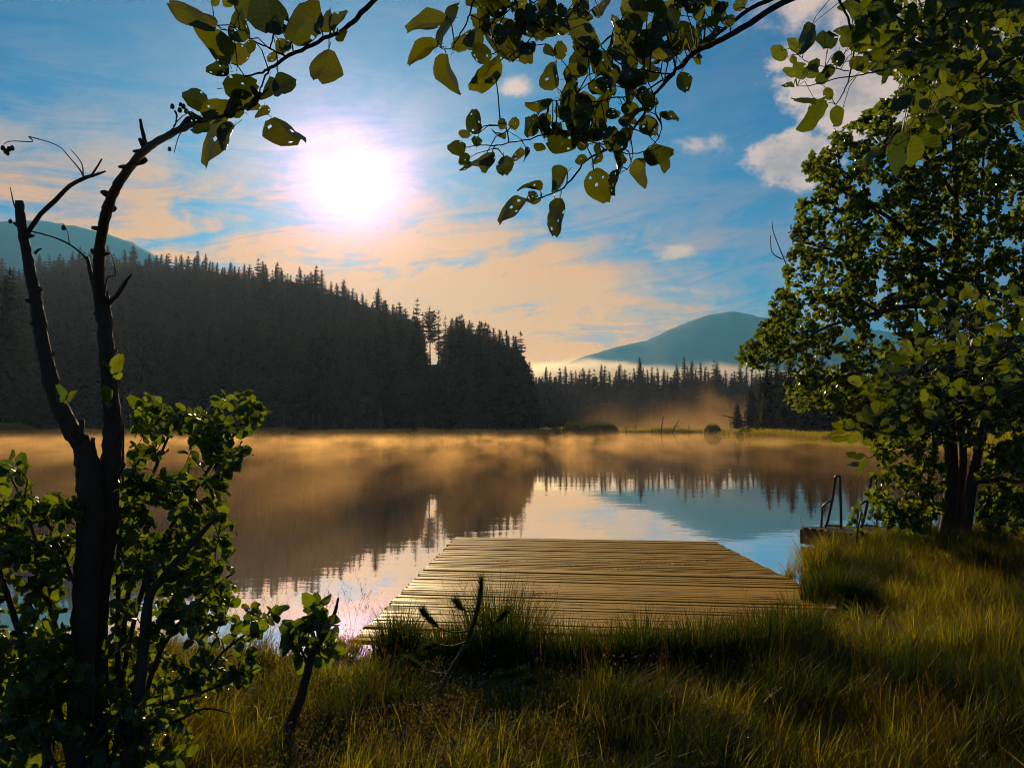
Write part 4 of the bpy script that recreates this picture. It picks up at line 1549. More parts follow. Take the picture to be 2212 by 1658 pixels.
    for _ in range(150):
        x = rr.uniform(520, 2150)
        y = rr.uniform(-620, 520) if x > 900 else rr.uniform(-300, 560)
        if x < 1000 and y < 250 - (x - 520) * 0.8:
            continue
        a = rr.uniform(0, 6.28)
        L = rr.uniform(80, 165)
        lv.append((x, y, x + math.cos(a) * L, y + math.sin(a) * L * 0.8, L * rr.uniform(0.35, 0.8)))
    t3 = lambda L: [(OX3 + a * K3, OY3 + b * K3, OX3 + c * K3, OY3 + e * K3, w * K3) for a, b, c, e, w in L]
    branch_thing('alder_branch', 'low alder spray of large bright leaves in front of the right-hand trunks', None,
                 [T5([(2300, 120, 30, 0.1), (2000, 250, 26, 0.05), (1700, 400, 22, 0), (1480, 500, 18, 0), (1300, 590, 15, 0), (1100, 680, 12, 0), (900, 690, 10, 0), (700, 670, 9, 0), (560, 660, 7, 0), (420, 650, 5, 0)]),
                  T5([(1300, 590, 10, 0), (1000, 480, 9, 0), (850, 460, 8, 0), (700, 520, 6, 0), (620, 560, 4, 0)]),
                  T5([(2300, -200, 26, 0.1), (2000, -80, 22, 0.05), (1700, 60, 18, 0), (1400, 160, 14, 0), (1100, 200, 10, 0), (900, 210, 8, 0), (720, 250, 5, 0)]),
                  T5([(1100, 680, 8, 0), (900, 800, 7, 0), (740, 860, 6, 0), (600, 900, 5, 0)]),
                  T5([(2300, -520, 24, 0.1), (2000, -420, 18, 0), (1700, -300, 14, 0), (1400, -200, 10, 0), (1200, -120, 7, 0)])],
                 t3(lv), RIGHT_LEAVES, D, 34, 0.4)


build_overhead()


# ------------------------------------------------------------------ shrubs
def build_shrubs():
    rng = random.Random(40)
    D = 3.15
    # to the right of the bare trunk
    base = Vector((P(250, 1750, D).x, D, 0.6))
    root = empty('alder_shrub', base, 'leafy young alder shoots spreading right of the bare trunk, with a broken stem', 'shrub')
    F = Foliage(41)
    tb = Tubes()
    stems = [[(262, 1720, 14, D), (256, 1500, 12, D), (255, 1300, 11, D + 0.05), (258, 1150, 9, D + 0.05), (264, 1020, 8, D + 0.05), (266, 915, 5, D + 0.05)],
             [(250, 1640, 14, D + 0.1), (262, 1480, 12, D + 0.1), (300, 1300, 10, D + 0.1), (345, 1180, 9, D + 0.1), (400, 1090, 8, D + 0.15), (460, 1000, 6, D + 0.2), (520, 920, 5, D + 0.25), (552, 880, 3, D + 0.25)],
             [(300, 1560, 12, D + 0.1), (340, 1420, 10, D + 0.1), (400, 1330, 8, D + 0.1), (460, 1270, 6, D + 0.15), (500, 1240, 4, D + 0.15)],
             [(260, 1600, 10, D - 0.1), (330, 1530, 9, D - 0.1), (420, 1500, 7, D - 0.1), (500, 1470, 5, D - 0.05), (560, 1440, 3, D)],
             [(262, 1400, 10, D + 0.1), (300, 1120, 9, D + 0.15), (340, 1000, 7, D + 0.15), (370, 930, 5, D + 0.15), (392, 895, 3, D + 0.15)],
             [(420, 1500, 6, D - 0.1), (470, 1420, 6, D - 0.05), (530, 1370, 5, D), (575, 1350, 3, D)],
             [(300, 1560, 8, D), (370, 1560, 7, D - 0.1), (440, 1530, 5, D - 0.1), (500, 1540, 3, D - 0.1)]]
    for i, l in enumerate(stems):
        F.skeleton(limb(tb, l, 4, 6, 0.08, 50 + i))
    dead = limb(tb, [(262, 1740, 34, D - 0.2), (282, 1600, 30, D - 0.2), (298, 1500, 27, D - 0.2), (312, 1380, 23, D - 0.2), (322, 1290, 19, D - 0.2), (350, 1250, 17, D - 0.22), (400, 1190, 14, D - 0.25), (445, 1140, 11, D - 0.28), (473, 1112, 7, D - 0.3)], 4, 8, 0.09, 61)
    limb(tb, [(322, 1290, 14, D - 0.2), (318, 1255, 12, D - 0.2), (315, 1232, 10, D - 0.2)], 3, 7, 0.1, 62)
    limb(tb, [(462, 1125, 3, D - 0.28), (458, 1110, 2, D - 0.28), (457, 1098, 1.5, D - 0.28)], 2, 5, 0.1, 63)
    tb.build('stem', m_bark, root)
    poly = [(262, 905), (300, 868), (350, 862), (385, 885), (440, 885), (505, 842), (520, 850), (570, 858), (585, 880), (560, 905), (530, 950), (512, 1010), (490, 1050), (475, 1120), (505, 1140), (512, 1200), (548, 1270), (560, 1320), (600, 1330), (612, 1390),
            (560, 1420), (540, 1470), (470, 1480), (440, 1560), (380, 1660), (300, 1680), (250, 1640), (240, 1400), (262, 1200), (255, 1050)]
    F.grow(F.spots(poly, 310, D - 0.25, D + 0.45, 3.0, 0.75), 0.049, 7, 0.0026, 0.1, 0.45, 0.30, 0.5)
    F.build(root, SHRUB_LEAVES, LOW_SHRUB, m_leaf_shrub, 300)
    # a red leaf among them
    mr = leaf_material('red_leaf', (0.20, 0.012, 0.008), (0.30, 0.02, 0.012), 0.5, False)
    q = traced_leaf(root, [alder_leaf('leaf', mr, 5, 5, 4)], 358, 975, 367, 970, 6, D - 0.3, rng)
    q['label'] = 'single red leaf'
    # to the left of the bare trunk and round its foot
    base = Vector((P(60, 1750, D).x, D, 0.6))
    root = empty('alder_shrub', base, 'dense dark alder shrub in the lower left corner around the trunk\'s foot', 'shrub')
    F = Foliage(42)
    tb = Tubes()
    stems = [[(90, 1760, 24, D - 0.1), (100, 1560, 20, D - 0.1), (75, 1450, 18, D - 0.12), (40, 1360, 15, D - 0.15), (12, 1270, 12, D - 0.15), (-20, 1180, 8, D - 0.15)],
             [(150, 1640, 16, D - 0.15), (120, 1500, 18, D - 0.15), (130, 1400, 14, D - 0.15), (105, 1300, 9, D - 0.1), (85, 1200, 7, D - 0.1), (55, 1100, 5, D - 0.1), (12, 1005, 3, D - 0.1)],
             [(175, 1300, 8, D - 0.1), (130, 1180, 6, D - 0.1), (90, 1110, 5, D - 0.1), (60, 1060, 4, D - 0.1)],
             [(160, 1250, 7, D - 0.1), (100, 1190, 6, D - 0.1), (40, 1150, 5, D - 0.1), (-10, 1120, 4, D - 0.1)],
             [(180, 1640, 12, D - 0.25), (220, 1560, 10, D - 0.25), (290, 1520, 8, D - 0.25), (350, 1500, 5, D - 0.25)],
             [(140, 1700, 12, D - 0.3), (90, 1600, 10, D - 0.3), (30, 1560, 8, D - 0.3), (-20, 1540, 5, D - 0.3)]]
    for i, l in enumerate(stems):
        F.skeleton(limb(tb, l, 4, 6, 0.08, 70 + i))
    tb.build('stem', m_bark, root)
    poly = [(-60, 1010), (40, 1000), (70, 1005), (110, 1045), (160, 1085), (165, 1160), (150, 1300), (150, 1420), (230, 1480), (300, 1500), (340, 1560), (330, 1720), (-60, 1720)]
    F.grow(F.spots(poly, 360, D - 0.45, D + 0.3, 5.0, 0.8), 0.049, 7, 0.0026, 0.1, 0.45, 0.30, 0.5)
    F.build(root, SHRUB_LEAVES, LOW_SHRUB, m_leaf_shrub, 300)
    # sapling by the dock's left corner
    D = 4.05
    base = P(618, 1590, D)
    root = empty('alder_sapling', base, 'small alder sapling with a stout dark stem just left of the dock\'s near corner', 'sapling')
    F = Foliage(43)
    tb = Tubes()
    F.skeleton(limb(tb, [(606, 1625, 26, D), (622, 1570, 24, D), (645, 1520, 21, D), (662, 1460, 18, D), (672, 1420, 15, D), (690, 1390, 11, D), (712, 1350, 9, D), (724, 1320, 8, D), (731, 1290, 4, D)], 4, 8, 0.09, 80))
    F.skeleton(limb(tb, [(668, 1440, 8, D), (650, 1400, 6, D), (645, 1370, 4, D)], 3, 6, 0.1, 81)[2:])
    limb(tb, [(715, 1350, 4, D), (735, 1350, 2, D)], 2, 5)
    tb.build('stem', m_bark, root)
    poly = [(625, 1400), (640, 1340), (655, 1296), (685, 1300), (705, 1325), (720, 1360), (750, 1385), (735, 1400), (690, 1420), (640, 1425)]
    F.grow(F.spots(poly, 17, D - 0.12, D + 0.12, 2.0, 1.5), 0.075, 5, 0.003, 0.05, 0.4, 0.12, 0.4)
    F.build(root, SHRUB_LEAVES, LOW_SHRUB, m_leaf_shrub, 300)


build_shrubs()


# ------------------------------------------------------------------ the tall alder on the right
def build_right_tree():
    D = 10.4
    OX3, OY3, K3 = 1726.2, 769.2, 0.2441
    X = lambda L: [(OX3 + a * K3, OY3 + b * K3, w * K3, D + dz) for a, b, w, dz in L]
    base = Vector((P(2060, 1165, D).x, D, 0.6))
    root = empty('alder_tree', base, 'tall many-stemmed alder with a full green crown on the right bank', 'tree')
    F = Foliage(45)
    trunks = [X([(1290, 1720, 160, 0), (1310, 1560, 140, 0), (1330, 1380, 130, 0), (1345, 1150, 125, 0), (1345, 900, 115, 0), (1330, 650, 105, 0), (1310, 380, 95, 0.1), (1330, 0, 85, 0.1), (1360, -500, 75, 0.2), (1390, -1000, 62, 0.2), (1380, -1600, 45, 0.2), (1360, -2300, 28, 0.2), (1340, -3000, 14, 0.2)]),
              X([(1455, 1720, 115, -0.2), (1480, 1500, 100, -0.2), (1510, 1250, 92, -0.2), (1560, 950, 86, -0.2), (1620, 650, 82, -0.2), (1700, 400, 78, -0.2), (1790, 150, 72, -0.2), (1880, -200, 62, -0.2), (1990, -700, 50, -0.2), (2080, -1300, 38, -0.2), (2100, -2000, 24, -0.2)]),
              X([(1380, 1560, 90, 0.2), (1400, 1300, 80, 0.2), (1440, 1050, 75, 0.2), (1445, 800, 70, 0.25), (1420, 500, 60, 0.3), (1480, 100, 55, 0.4), (1560, -500, 45, 0.5), (1600, -1200, 30, 0.5), (1640, -1900, 18, 0.5)]),
              X([(1100, 1680, 110, 0.1), (1120, 1480, 95, 0.1), (1150, 1250, 80, 0.1), (1170, 1000, 60, 0.1), (1200, 800, 50, 0.1), (1180, 500, 42, 0.0), (1120, 200, 36, -0.1), (1060, -200, 28, -0.2), (1000, -700, 20, -0.3)]),
              X([(970, 1600, 45, 0.0), (965, 1420, 38, 0.0), (958, 1300, 30, 0.0), (930, 1180, 20, 0.0)]),
              X([(1040, 1560, 40, -0.1), (1080, 1350, 40, -0.1), (1130, 1150, 40, 0)])]
    for i, l in enumerate(trunks):
        tb = Tubes()
        pts = limb(tb, l, 4, 9, 0.06, 90 + i)
        tb.build('trunk', m_bark, root)
        F.skeleton(pts[len(pts) // 3:])
    limbs = [X([(1585, 1100, 50, -0.2), (1680, 1100, 45, -0.3), (1800, 1080, 40, -0.4), (1920, 1110, 34, -0.4), (2100, 1080, 24, -0.4)]),
             X([(1570, 1060, 45, -0.2), (1650, 990, 40, -0.2), (1770, 945, 32, -0.2), (1990, 930, 25, -0.2), (2200, 900, 16, -0.2)]),
             [(2050, 690, 14, D), (2026, 664, 13, D - 0.1), (1960, 662, 12, D - 0.3), (1900, 675, 10, D - 0.5), (1850, 688, 8, D - 0.7), (1796, 702, 6, D - 0.9), (1740, 730, 5, D - 1.0), (1680, 770, 4, D - 1.1), (1620, 790, 3, D - 1.1)],
             [(1900, 675, 8, D - 0.5), (1870, 655, 7, D - 0.5), (1840, 640, 6, D - 0.5), (1790, 650, 4, D - 0.6), (1720, 660, 3, D - 0.6)],
             [(2052, 560, 13, D), (1990, 520, 11, D - 0.3), (1920, 470, 9, D - 0.5), (1850, 430, 7, D - 0.6), (1780, 390, 5, D - 0.7), (1735, 350, 3, D - 0.7)],
             [(2055, 620, 12, D), (1980, 590, 10, D - 0.2), (1880, 560, 8, D - 0.3), (1800, 540, 6, D - 0.4), (1720, 520, 4, D - 0.4)],
             [(2040, 800, 12, D), (1960, 790, 10, D - 0.6), (1880, 800, 8, D - 0.9), (1800, 820, 6, D - 1.1), (1740, 850, 4, D - 1.2)],
             [(2060, 420, 11, D), (2010, 350, 9, D), (1950, 300, 7, D), (1890, 270, 5, D)],
             [(2060, 300, 10, D), (2130, 220, 8, D + 0.2), (2190, 150, 6, D + 0.2)],
             [(2180, 640, 12, D), (2240, 560, 9, D), (2300, 500, 6, D)],
             [(2040, 900, 10, D), (1960, 880, 8, D - 0.3), (1890, 900, 6, D - 0.5), (1840, 930, 4, D - 0.6)],
             [(1690, 560, 3, D - 0.5), (1668, 545, 2.2, D - 0.5), (1664, 508, 1.6, D - 0.5)], [(1700, 575, 3, D - 0.5), (1672, 505, 2, D - 0.5), (1668, 480, 1.4, D - 0.5)]]
    tb = Tubes()
    for i, l in enumerate(limbs):
        pts = limb(tb, l, 4, 7, 0.08, 110 + i)
        F.skeleton(pts)
    tb.build('limb', m_bark, root)
    crown = [(1985, 100), (1940, 190), (1890, 235), (1835, 268), (1800, 290), (1790, 320), (1745, 335), (1732, 360), (1742, 400), (1722, 440), (1712, 490), (1705, 535), (1690, 565), (1700, 600), (1680, 640), (1650, 680), (1635, 720), (1598, 750), (1590, 785), (1625, 800), (1680, 800), (1700, 830),
             (1690, 870), (1720, 885), (1780, 880), (1830, 890), (1850, 920), (1900, 900), (1950, 930), (2020, 900), (2110, 880), (2240, 900), (2260, 500), (2260, -40), (2020, -40)]
    F.grow(F.spots(crown, 3200, D - 1.3, D + 1.6, 6.0, 0.6, 0.016), 0.064, 13, 0.0045, 0.05, 0.55, 0.5, 1.0)
    beyond = [(2230, -60), (2230, 900), (2330, 980), (2460, 760), (2520, 400), (2460, 60), (2380, -60)]
    F.grow(F.spots(beyond, 420, D - 1.3, D + 1.6, 14.0, 0.7, 0.016), 0.070, 9, 0.0045, 0.05, 0.55, 0.5, 1.0)
    corner = [(1850, -60), (1880, 60), (1930, 170), (2000, 240), (2270, 260), (2270, -60)]
    F.grow(F.spots(corner, 420, D - 1.0, D + 1.6, 12.0, 0.9, 0.016), 0.066, 11, 0.0045, 0.05, 0.55, 0.5, 1.0)
    skirt = [(1700, 860), (1780, 880), (1850, 930), (1880, 985), (1905, 1010), (1960, 985), (2020, 960), (2110, 960), (2150, 1010), (2240, 1010), (2240, 850), (2000, 840)]
    F.grow(F.spots(skirt, 300, D - 1.2, D + 1.0, 9.0, 1.0, 0.014), 0.080, 10, 0.0045, 0.15, 0.45, 0.5, 1.0)
    low = [(1880, 1040), (1900, 1020), (1960, 1000), (2010, 960), (2040, 1000), (2040, 1100), (1990, 1150), (1930, 1150), (1890, 1110), (1870, 1080)]
    F.grow(F.spots(low, 130, D - 0.9, D - 0.2, 7.0, 1.2, 0.014), 0.075, 8, 0.004, 0.05, 0.5, 0.4, 1.0)
    right = [(2120, 1150), (2105, 1000), (2150, 960), (2240, 930), (2240, 1180), (2140, 1170)]
    F.grow(F.spots(right, 150, D - 0.9, D + 0.4, 8.0, 1.2, 0.014), 0.085, 7, 0.004, 0.05, 0.5, 0.4, 1.0)
    F.build(root, TREE_LEAVES, LOW_TREE, m_leaf_tree, 300)
    # seedling in front of the ladder
    Ds = 10.0
    rs = empty('alder_seedling', P(1850, 1185, Ds), 'small bright alder seedling in front of the ladder', 'seedling')
    G = Foliage(46)
    tb = Tubes()
    G.skeleton(limb(tb, [(1850, 1195, 5, Ds), (1852, 1150, 4, Ds), (1858, 1120, 3, Ds), (1862, 1100, 2, Ds)], 4, 5, 0.1, 120))
    tb.build('stem', m_twig, rs)
    G.grow(G.spots([(1835, 1110), (1850, 1092), (1885, 1100), (1880, 1125), (1860, 1150), (1838, 1165), (1830, 1140)], 8, Ds - 0.15, Ds + 0.15, 1.0, 2.0), 0.075, 5, 0.002, 0.0, 0.5, 0.15, 0.5)
    G.build(rs, SHRUB_LEAVES, LOW_SHRUB, m_leaf_shrub, 300)


build_right_tree()
# ================================================================== grass and shore
def blade_material(name, stops, transl=0.5, boost=1.5, gloss=0.10, rough=0.22):
    m, T = mat(name)
    at = T.n('ShaderNodeAttribute', attribute_name='tone').outputs['Fac']
    r = T.m('FRACT', T.m('ADD', T.m('MULTIPLY', rnd(T), 0.55), at))
    c = T.ramp(r, stops)
    d = T.n('ShaderNodeBsdfDiffuse')
    T.link(c, d.inputs[0])
    t = T.n('ShaderNodeBsdfTranslucent')
    T.link(T.mix(1.0, c, (boost * 1.1, boost, boost * 0.4), 'MULTIPLY'), t.inputs[0])
    mx = T.n('ShaderNodeMixShader')
    mx.inputs[0].default_value = transl
    T.link(d.outputs[0], mx.inputs[1])
    T.link(t.outputs[0], mx.inputs[2])
    g = T.n('ShaderNodeBsdfGlossy')
    g.inputs['Roughness'].default_value = rough
    mx2 = T.n('ShaderNodeMixShader')
    mx2.inputs[0].default_value = gloss
    T.link(mx.outputs[0], mx2.inputs[1])
    T.link(g.outputs[0], mx2.inputs[2])
    out_surface(T, mx2.outputs[0])
    return m


m_grass = blade_material('meadow_grass', [(0.0, (0.036, 0.066, 0.004)), (0.35, (0.100, 0.120, 0.005)), (0.62, (0.21, 0.19, 0.008)), (0.8, (0.085, 0.056, 0.008)), (1.0, (0.040, 0.070, 0.004))], 0.64, 2.35, 0.015, 0.3)
m_tussock = blade_material('tussock_grass', [(0.0, (0.012, 0.028, 0.005)), (0.6, (0.028, 0.050, 0.007)), (1.0, (0.075, 0.085, 0.010))], 0.5, 1.7, 0.010, 0.35)
m_straw = blade_material('dry_stalk', [(0.0, (0.12, 0.075, 0.020)), (0.5, (0.085, 0.040, 0.012)), (1.0, (0.15, 0.10, 0.03))], 0.5, 1.3, 0.0, 0.3)
m_shore = blade_material('shore_sedge', [(0.0, (0.14, 0.14, 0.010)), (0.5, (0.26, 0.23, 0.02)), (1.0, (0.16, 0.12, 0.02))], 0.6, 1.8, 0.0)
m_reed = blade_material('reed_blade', [(0.0, (0.030, 0.055, 0.008)), (1.0, (0.070, 0.095, 0.012))], 0.5, 1.6, 0.0)
m_moss = blade_material('bog_leaf', [(0.0, (0.060, 0.070, 0.008)), (0.5, (0.16, 0.11, 0.015)), (1.0, (0.07, 0.085, 0.010))], 0.5, 1.4, 0.12, 0.15)


class Blades:
    def __init__(s):
        s.v, s.f, s.t, s.mi, s.cur = [], [], [], [], 0

    def mark(s):
        s.mi += [s.cur] * (len(s.f) - len(s.mi))

    def blade(s, base, az_, h, lean, w, tone, segs=3, twist=0.0):
        """a tapering blade that bends over: lean is how far the tip is carried sideways, as a share of h"""
        d = Vector((math.cos(az_), math.sin(az_), 0))
        wd = Vector((-math.sin(az_ + twist), math.cos(az_ + twist), 0))
        k0 = len(s.v)
        for j in range(segs + 1):
            q = j / segs
            p = base + d * (lean * h * q * q) + Vector((0, 0, h * (q - 0.32 * lean * q * q)))
            ww = w * (1 - q) ** 0.7
            if j < segs:
                s.v += [tuple(p - wd * ww), tuple(p + wd * ww)]
                s.t += [tone, tone]
            else:
                s.v.append(tuple(p))
                s.t.append(tone)
        for j in range(segs - 1):
            a = k0 + 2 * j
            s.f.append((a, a + 1, a + 3, a + 2))
        a = k0 + 2 * (segs - 1)
        s.f.append((a, a + 1, a + 2))
        return Vector(s.v[-1])

    def seed_head(s, base, az_, h, lean, rng):
        """stalk with a loose panicle"""
        tip = s.blade(base, az_, h, lean, 0.0013, rng.random(), 5)
        d = Vector((math.cos(az_), math.sin(az_), 0))
        for j in range(14):
            q = 0.66 + 0.34 * j / 13
            p = base + d * (lean * h * q * q) + Vector((0, 0, h * (q - 0.32 * lean * q * q)))
            a = rng.uniform(0, 6.28)
            L = 0.035 * (1.35 - q) * rng.uniform(0.6, 1.6) + 0.006
            e = p + Vector((math.cos(a) * L, math.sin(a) * L, L * rng.uniform(0.6, 1.5)))
            si = Vector((-math.sin(a), math.cos(a), 0)) * 0.0016
            k0 = len(s.v)
            mid = p.lerp(e, 0.75)
            s.v += [tuple(p), tuple(mid - si), tuple(e), tuple(mid + si)]
            s.t += [rng.random()] * 4
            s.f.append((k0, k0 + 1, k0 + 2, k0 + 3))

    def mesh(s, name, m):
        s.mark()
        return mesh_from(name, s.v, s.f, m, tone=s.t, mat_idx=s.mi)


def clump(name, m, seed, n, r, h0, h1, lean0, lean1, w, wind=0.0):
    rng = random.Random(seed)
    b = Blades()
    for _ in range(n):
        a = rng.uniform(0, 6.28)
        rr = r * math.sqrt(rng.random())
        az_ = a + rng.gauss(0, 0.7) if rng.random() > wind else rng.gauss(0.25, 0.5)
        b.blade(Vector((math.cos(a) * rr, math.sin(a) * rr, -0.02)), az_, rng.uniform(h0, h1), rng.uniform(lean0, lean1), w * rng.uniform(0.6, 1.3), rng.random() * 0.5, 4, rng.gauss(0, 0.5))
    return b.mesh(name, m)


def grass_patch(seed, r, n_green, n_straw, n_bog, n_head, h0, h1, green=None):
    """a round piece of meadow: blades, dry stalks, small bog leaves and seed heads"""
    rng = random.Random(seed)
    b = Blades()

    def spot():
        a = rng.uniform(0, 6.28)
        rr = r * math.sqrt(rng.random())
        return Vector((math.cos(a) * rr, math.sin(a) * rr, -0.03))
    wind = rng.gauss(0.2, 0.5)
    tufts = [(spot(), rng.uniform(0.6, 1.2)) for _ in range(max(5, n_green // 45))]
    for _ in range(n_green):
        c, k = rng.choice(tufts)
        p = c + Vector((rng.gauss(0, 0.035), rng.gauss(0, 0.035), 0))
        az_ = rng.uniform(0, 6.28) if rng.random() < 0.5 else rng.gauss(wind, 0.5)
        b.blade(p, az_, rng.uniform(h0, h1) * k, rng.uniform(0.15, 1.0), 0.0030 * rng.uniform(0.5, 1.3), rng.random() * 0.5, 3, rng.gauss(0, 0.6))
    b.mark()
    b.cur = 1
    for _ in range(n_straw):
        b.blade(spot(), rng.gauss(wind, 0.7), rng.uniform(h0, h1) * 1.35, rng.uniform(0.2, 1.1), 0.0013, rng.random(), 3, rng.gauss(0, 0.5))
    for _ in range(n_head):
        b.seed_head(spot(), rng.uniform(0, 6.28), rng.uniform(0.36, 0.6), rng.uniform(0.05, 0.4), rng)
    b.mark()
    b.cur = 2
    for _ in range(n_bog):
        p = spot() + Vector((0, 0, rng.uniform(0.02, 0.13)))
        L = rng.uniform(0.008, 0.018)
        d = Vector((rng.gauss(0, 1), rng.gauss(0, 1), rng.gauss(0.5, 0.6))).normalized()
        q = d.orthogonal().normalized() * L * 0.42
        k0 = len(b.v)
        b.v += [tuple(p), tuple(p + d * L * 0.5 + q), tuple(p + d * L), tuple(p + d * L * 0.5 - q)]
        b.t += [rng.random() * 0.6] * 4
        b.f.append((k0, k0 + 1, k0 + 2, k0 + 3))
    return b.mesh('grass', [green or m_grass, m_straw, m_moss])


def build_near_grass():
    rng = random.Random(60)
    RP = 0.26
    protos = [grass_patch(600 + i, RP, 400, 40, 40, 0, 0.10, 0.36) for i in range(4)]            # 0-3 meadow
    protos += [grass_patch(610 + i, RP, 380, 24, 140, 0, 0.05, 0.15) for i in range(3)]           # 4-6 short
    protos += [grass_patch(620 + i, RP, 160, 20, 620, 0, 0.06, 0.20) for i in range(3)]           # 7-9 bog leaves
    protos += [grass_patch(630 + i, RP, 330, 150, 0, 1, 0.16, 0.38) for i in range(4)]            # 10-13 tall and dry
    protos += [grass_patch(640 + i, 0.12, 10, 6, 0, 4, 0.10, 0.3) for i in range(3)]              # 14-16 seed heads
    protos += [grass_patch(650 + i, 0.20, 400, 20, 0, 0, 0.16, 0.42, m_tussock) for i in range(3)]   # 17-19 dark clumps
    pts, rots, scls, idx = [], [], [], []

    def put(x, y, lo, hi, sc):
        z = height(x, y)
        sx = (height(x + 0.15, y) - height(x - 0.15, y)) / 0.3
        sy = (height(x, y + 0.15) - height(x, y - 0.15)) / 0.3
        if abs(sx) > 1.2 or abs(sy) > 1.2:
            sx = sy = 0
        pts.append((x, y, z - 0.01))
        rots.append((math.atan(sy), -math.atan(sx), rng.uniform(0, 6.28) if lo in (4, 7) else rng.gauss(0, 0.7)))
        scls.append((rng.uniform(0.9, 1.1), rng.uniform(0.9, 1.1), sc * rng.uniform(0.85, 1.15)))
        idx.append(rng.randrange(lo, hi))
    FL, FR, back, LEN, ax, width = DOCK

    def on_deck(x, y, pad=0.05):
        p = Vector((x, y, 0)) - Vector((FL.x, FL.y, 0))
        t = p.y / back.y
        if t < -0.1 or t > LEN:
            return False
        q = p.x - back.x * t
        return -pad < q < width + pad
    Y = 2.35
    while Y < 13.6:
        step = 0.215 + 0.006 * Y
        X = -0.74 * Y - 0.3
        while X < 0.76 * Y + 0.3:
            x, y = X + rng.uniform(-0.09, 0.09), Y + rng.uniform(-0.09, 0.09)
            X += step
            sh = interp(x, NS_X, NS_Y)
            if y > sh + (0.12 if x > 2.2 else -0.12):
                continue
            patch = fbm(x, y, 0.8, 11.0, 3)
            r_ = rng.random()
            if on_deck(x, y, 0.12):
                if y > 5.2:
                    continue
                put(x, y, 4, 7, rng.uniform(0.6, 1.0))
            elif -1.7 < x < 1.4 and y > 4.6:
                put(x, y, 4, 7, rng.uniform(0.9, 1.5))
            elif x > 1.4 and y > 3.9:
                dk = fbm(x, y, 0.9, 31.0, 3)
                if dk > 0.06:
                    put(x, y, 17, 20, rng.uniform(0.7, 1.25))
                else:
                    put(x, y, *((10, 14) if r_ < 0.4 else (0, 4)), rng.uniform(0.6, 1.1))
            elif patch > 0.10 and x < 0.9:
                put(x, y, *((7, 10) if r_ < 0.75 else (4, 7)), rng.uniform(0.8, 1.2))
            elif patch < -0.42:
                put(x, y, 4, 7, 0.8)
            elif fbm(x, y, 0.9, 31.0, 3) > 0.24:
                put(x, y, 17, 20, rng.uniform(0.5, 0.8))
            else:
                put(x, y, *((0, 4) if r_ < 0.72 else (10, 14)), rng.uniform(0.55, 1.0))
        Y += step
    for _ in range(150):
        y = rng.uniform(3.4, 9.8)
        x = rng.uniform(-0.45, 0.7) * y
        if y > interp(x, NS_X, NS_Y) - 0.15 or (on_deck(x, y) and y > 5.3):
            continue
        put(x, y, 14, 17, rng.uniform(0.7, 1.1))
    for x, y in ((700, 1400), (735, 1395), (760, 1400), (775, 1390), (720, 1405), (600, 1400), (560, 1390)):
        w = P(x, y, 5.5)
        put(w.x, 5.5, 14, 17, rng.uniform(0.9, 1.2))
    scatter('grass', pts, rots, scls, idx, protos)


build_near_grass()


def build_dew():
    rng = random.Random(64)
    m, T = mat('dew')
    b = T.n('ShaderNodeBsdfGlass')
    b.inputs['IOR'].default_value = 1.33
    b.inputs['Roughness'].default_value = 0.0
    out_surface(T, b.outputs[0])
    bm = bmesh.new()
    bmesh.ops.create_icosphere(bm, subdivisions=2, radius=1.0)
    me = bpy.data.meshes.new('dew_drop')
    bm.to_mesh(me)
    bm.free()
    me.polygons.foreach_set('use_smooth', np.ones(len(me.polygons), dtype=bool))
    me.materials.append(m)
    pts, rots, scls, idx = [], [], [], []
    for _ in range(5200):
        y = 2.5 + 4.2 * rng.random() ** 1.5
        x = rng.uniform(-0.68, 0.70) * y
        if y > interp(x, NS_X, NS_Y) - 0.3:
            continue
        pts.append((x, y, height(x, y) + rng.uniform(0.05, 0.24)))
        rots.append((0, 0, 0))
        scls.append((rng.uniform(0.0012, 0.0028),) * 3)
        idx.append(0)
    scatter('dew_drops', pts, rots, scls, idx, [me])


build_dew()


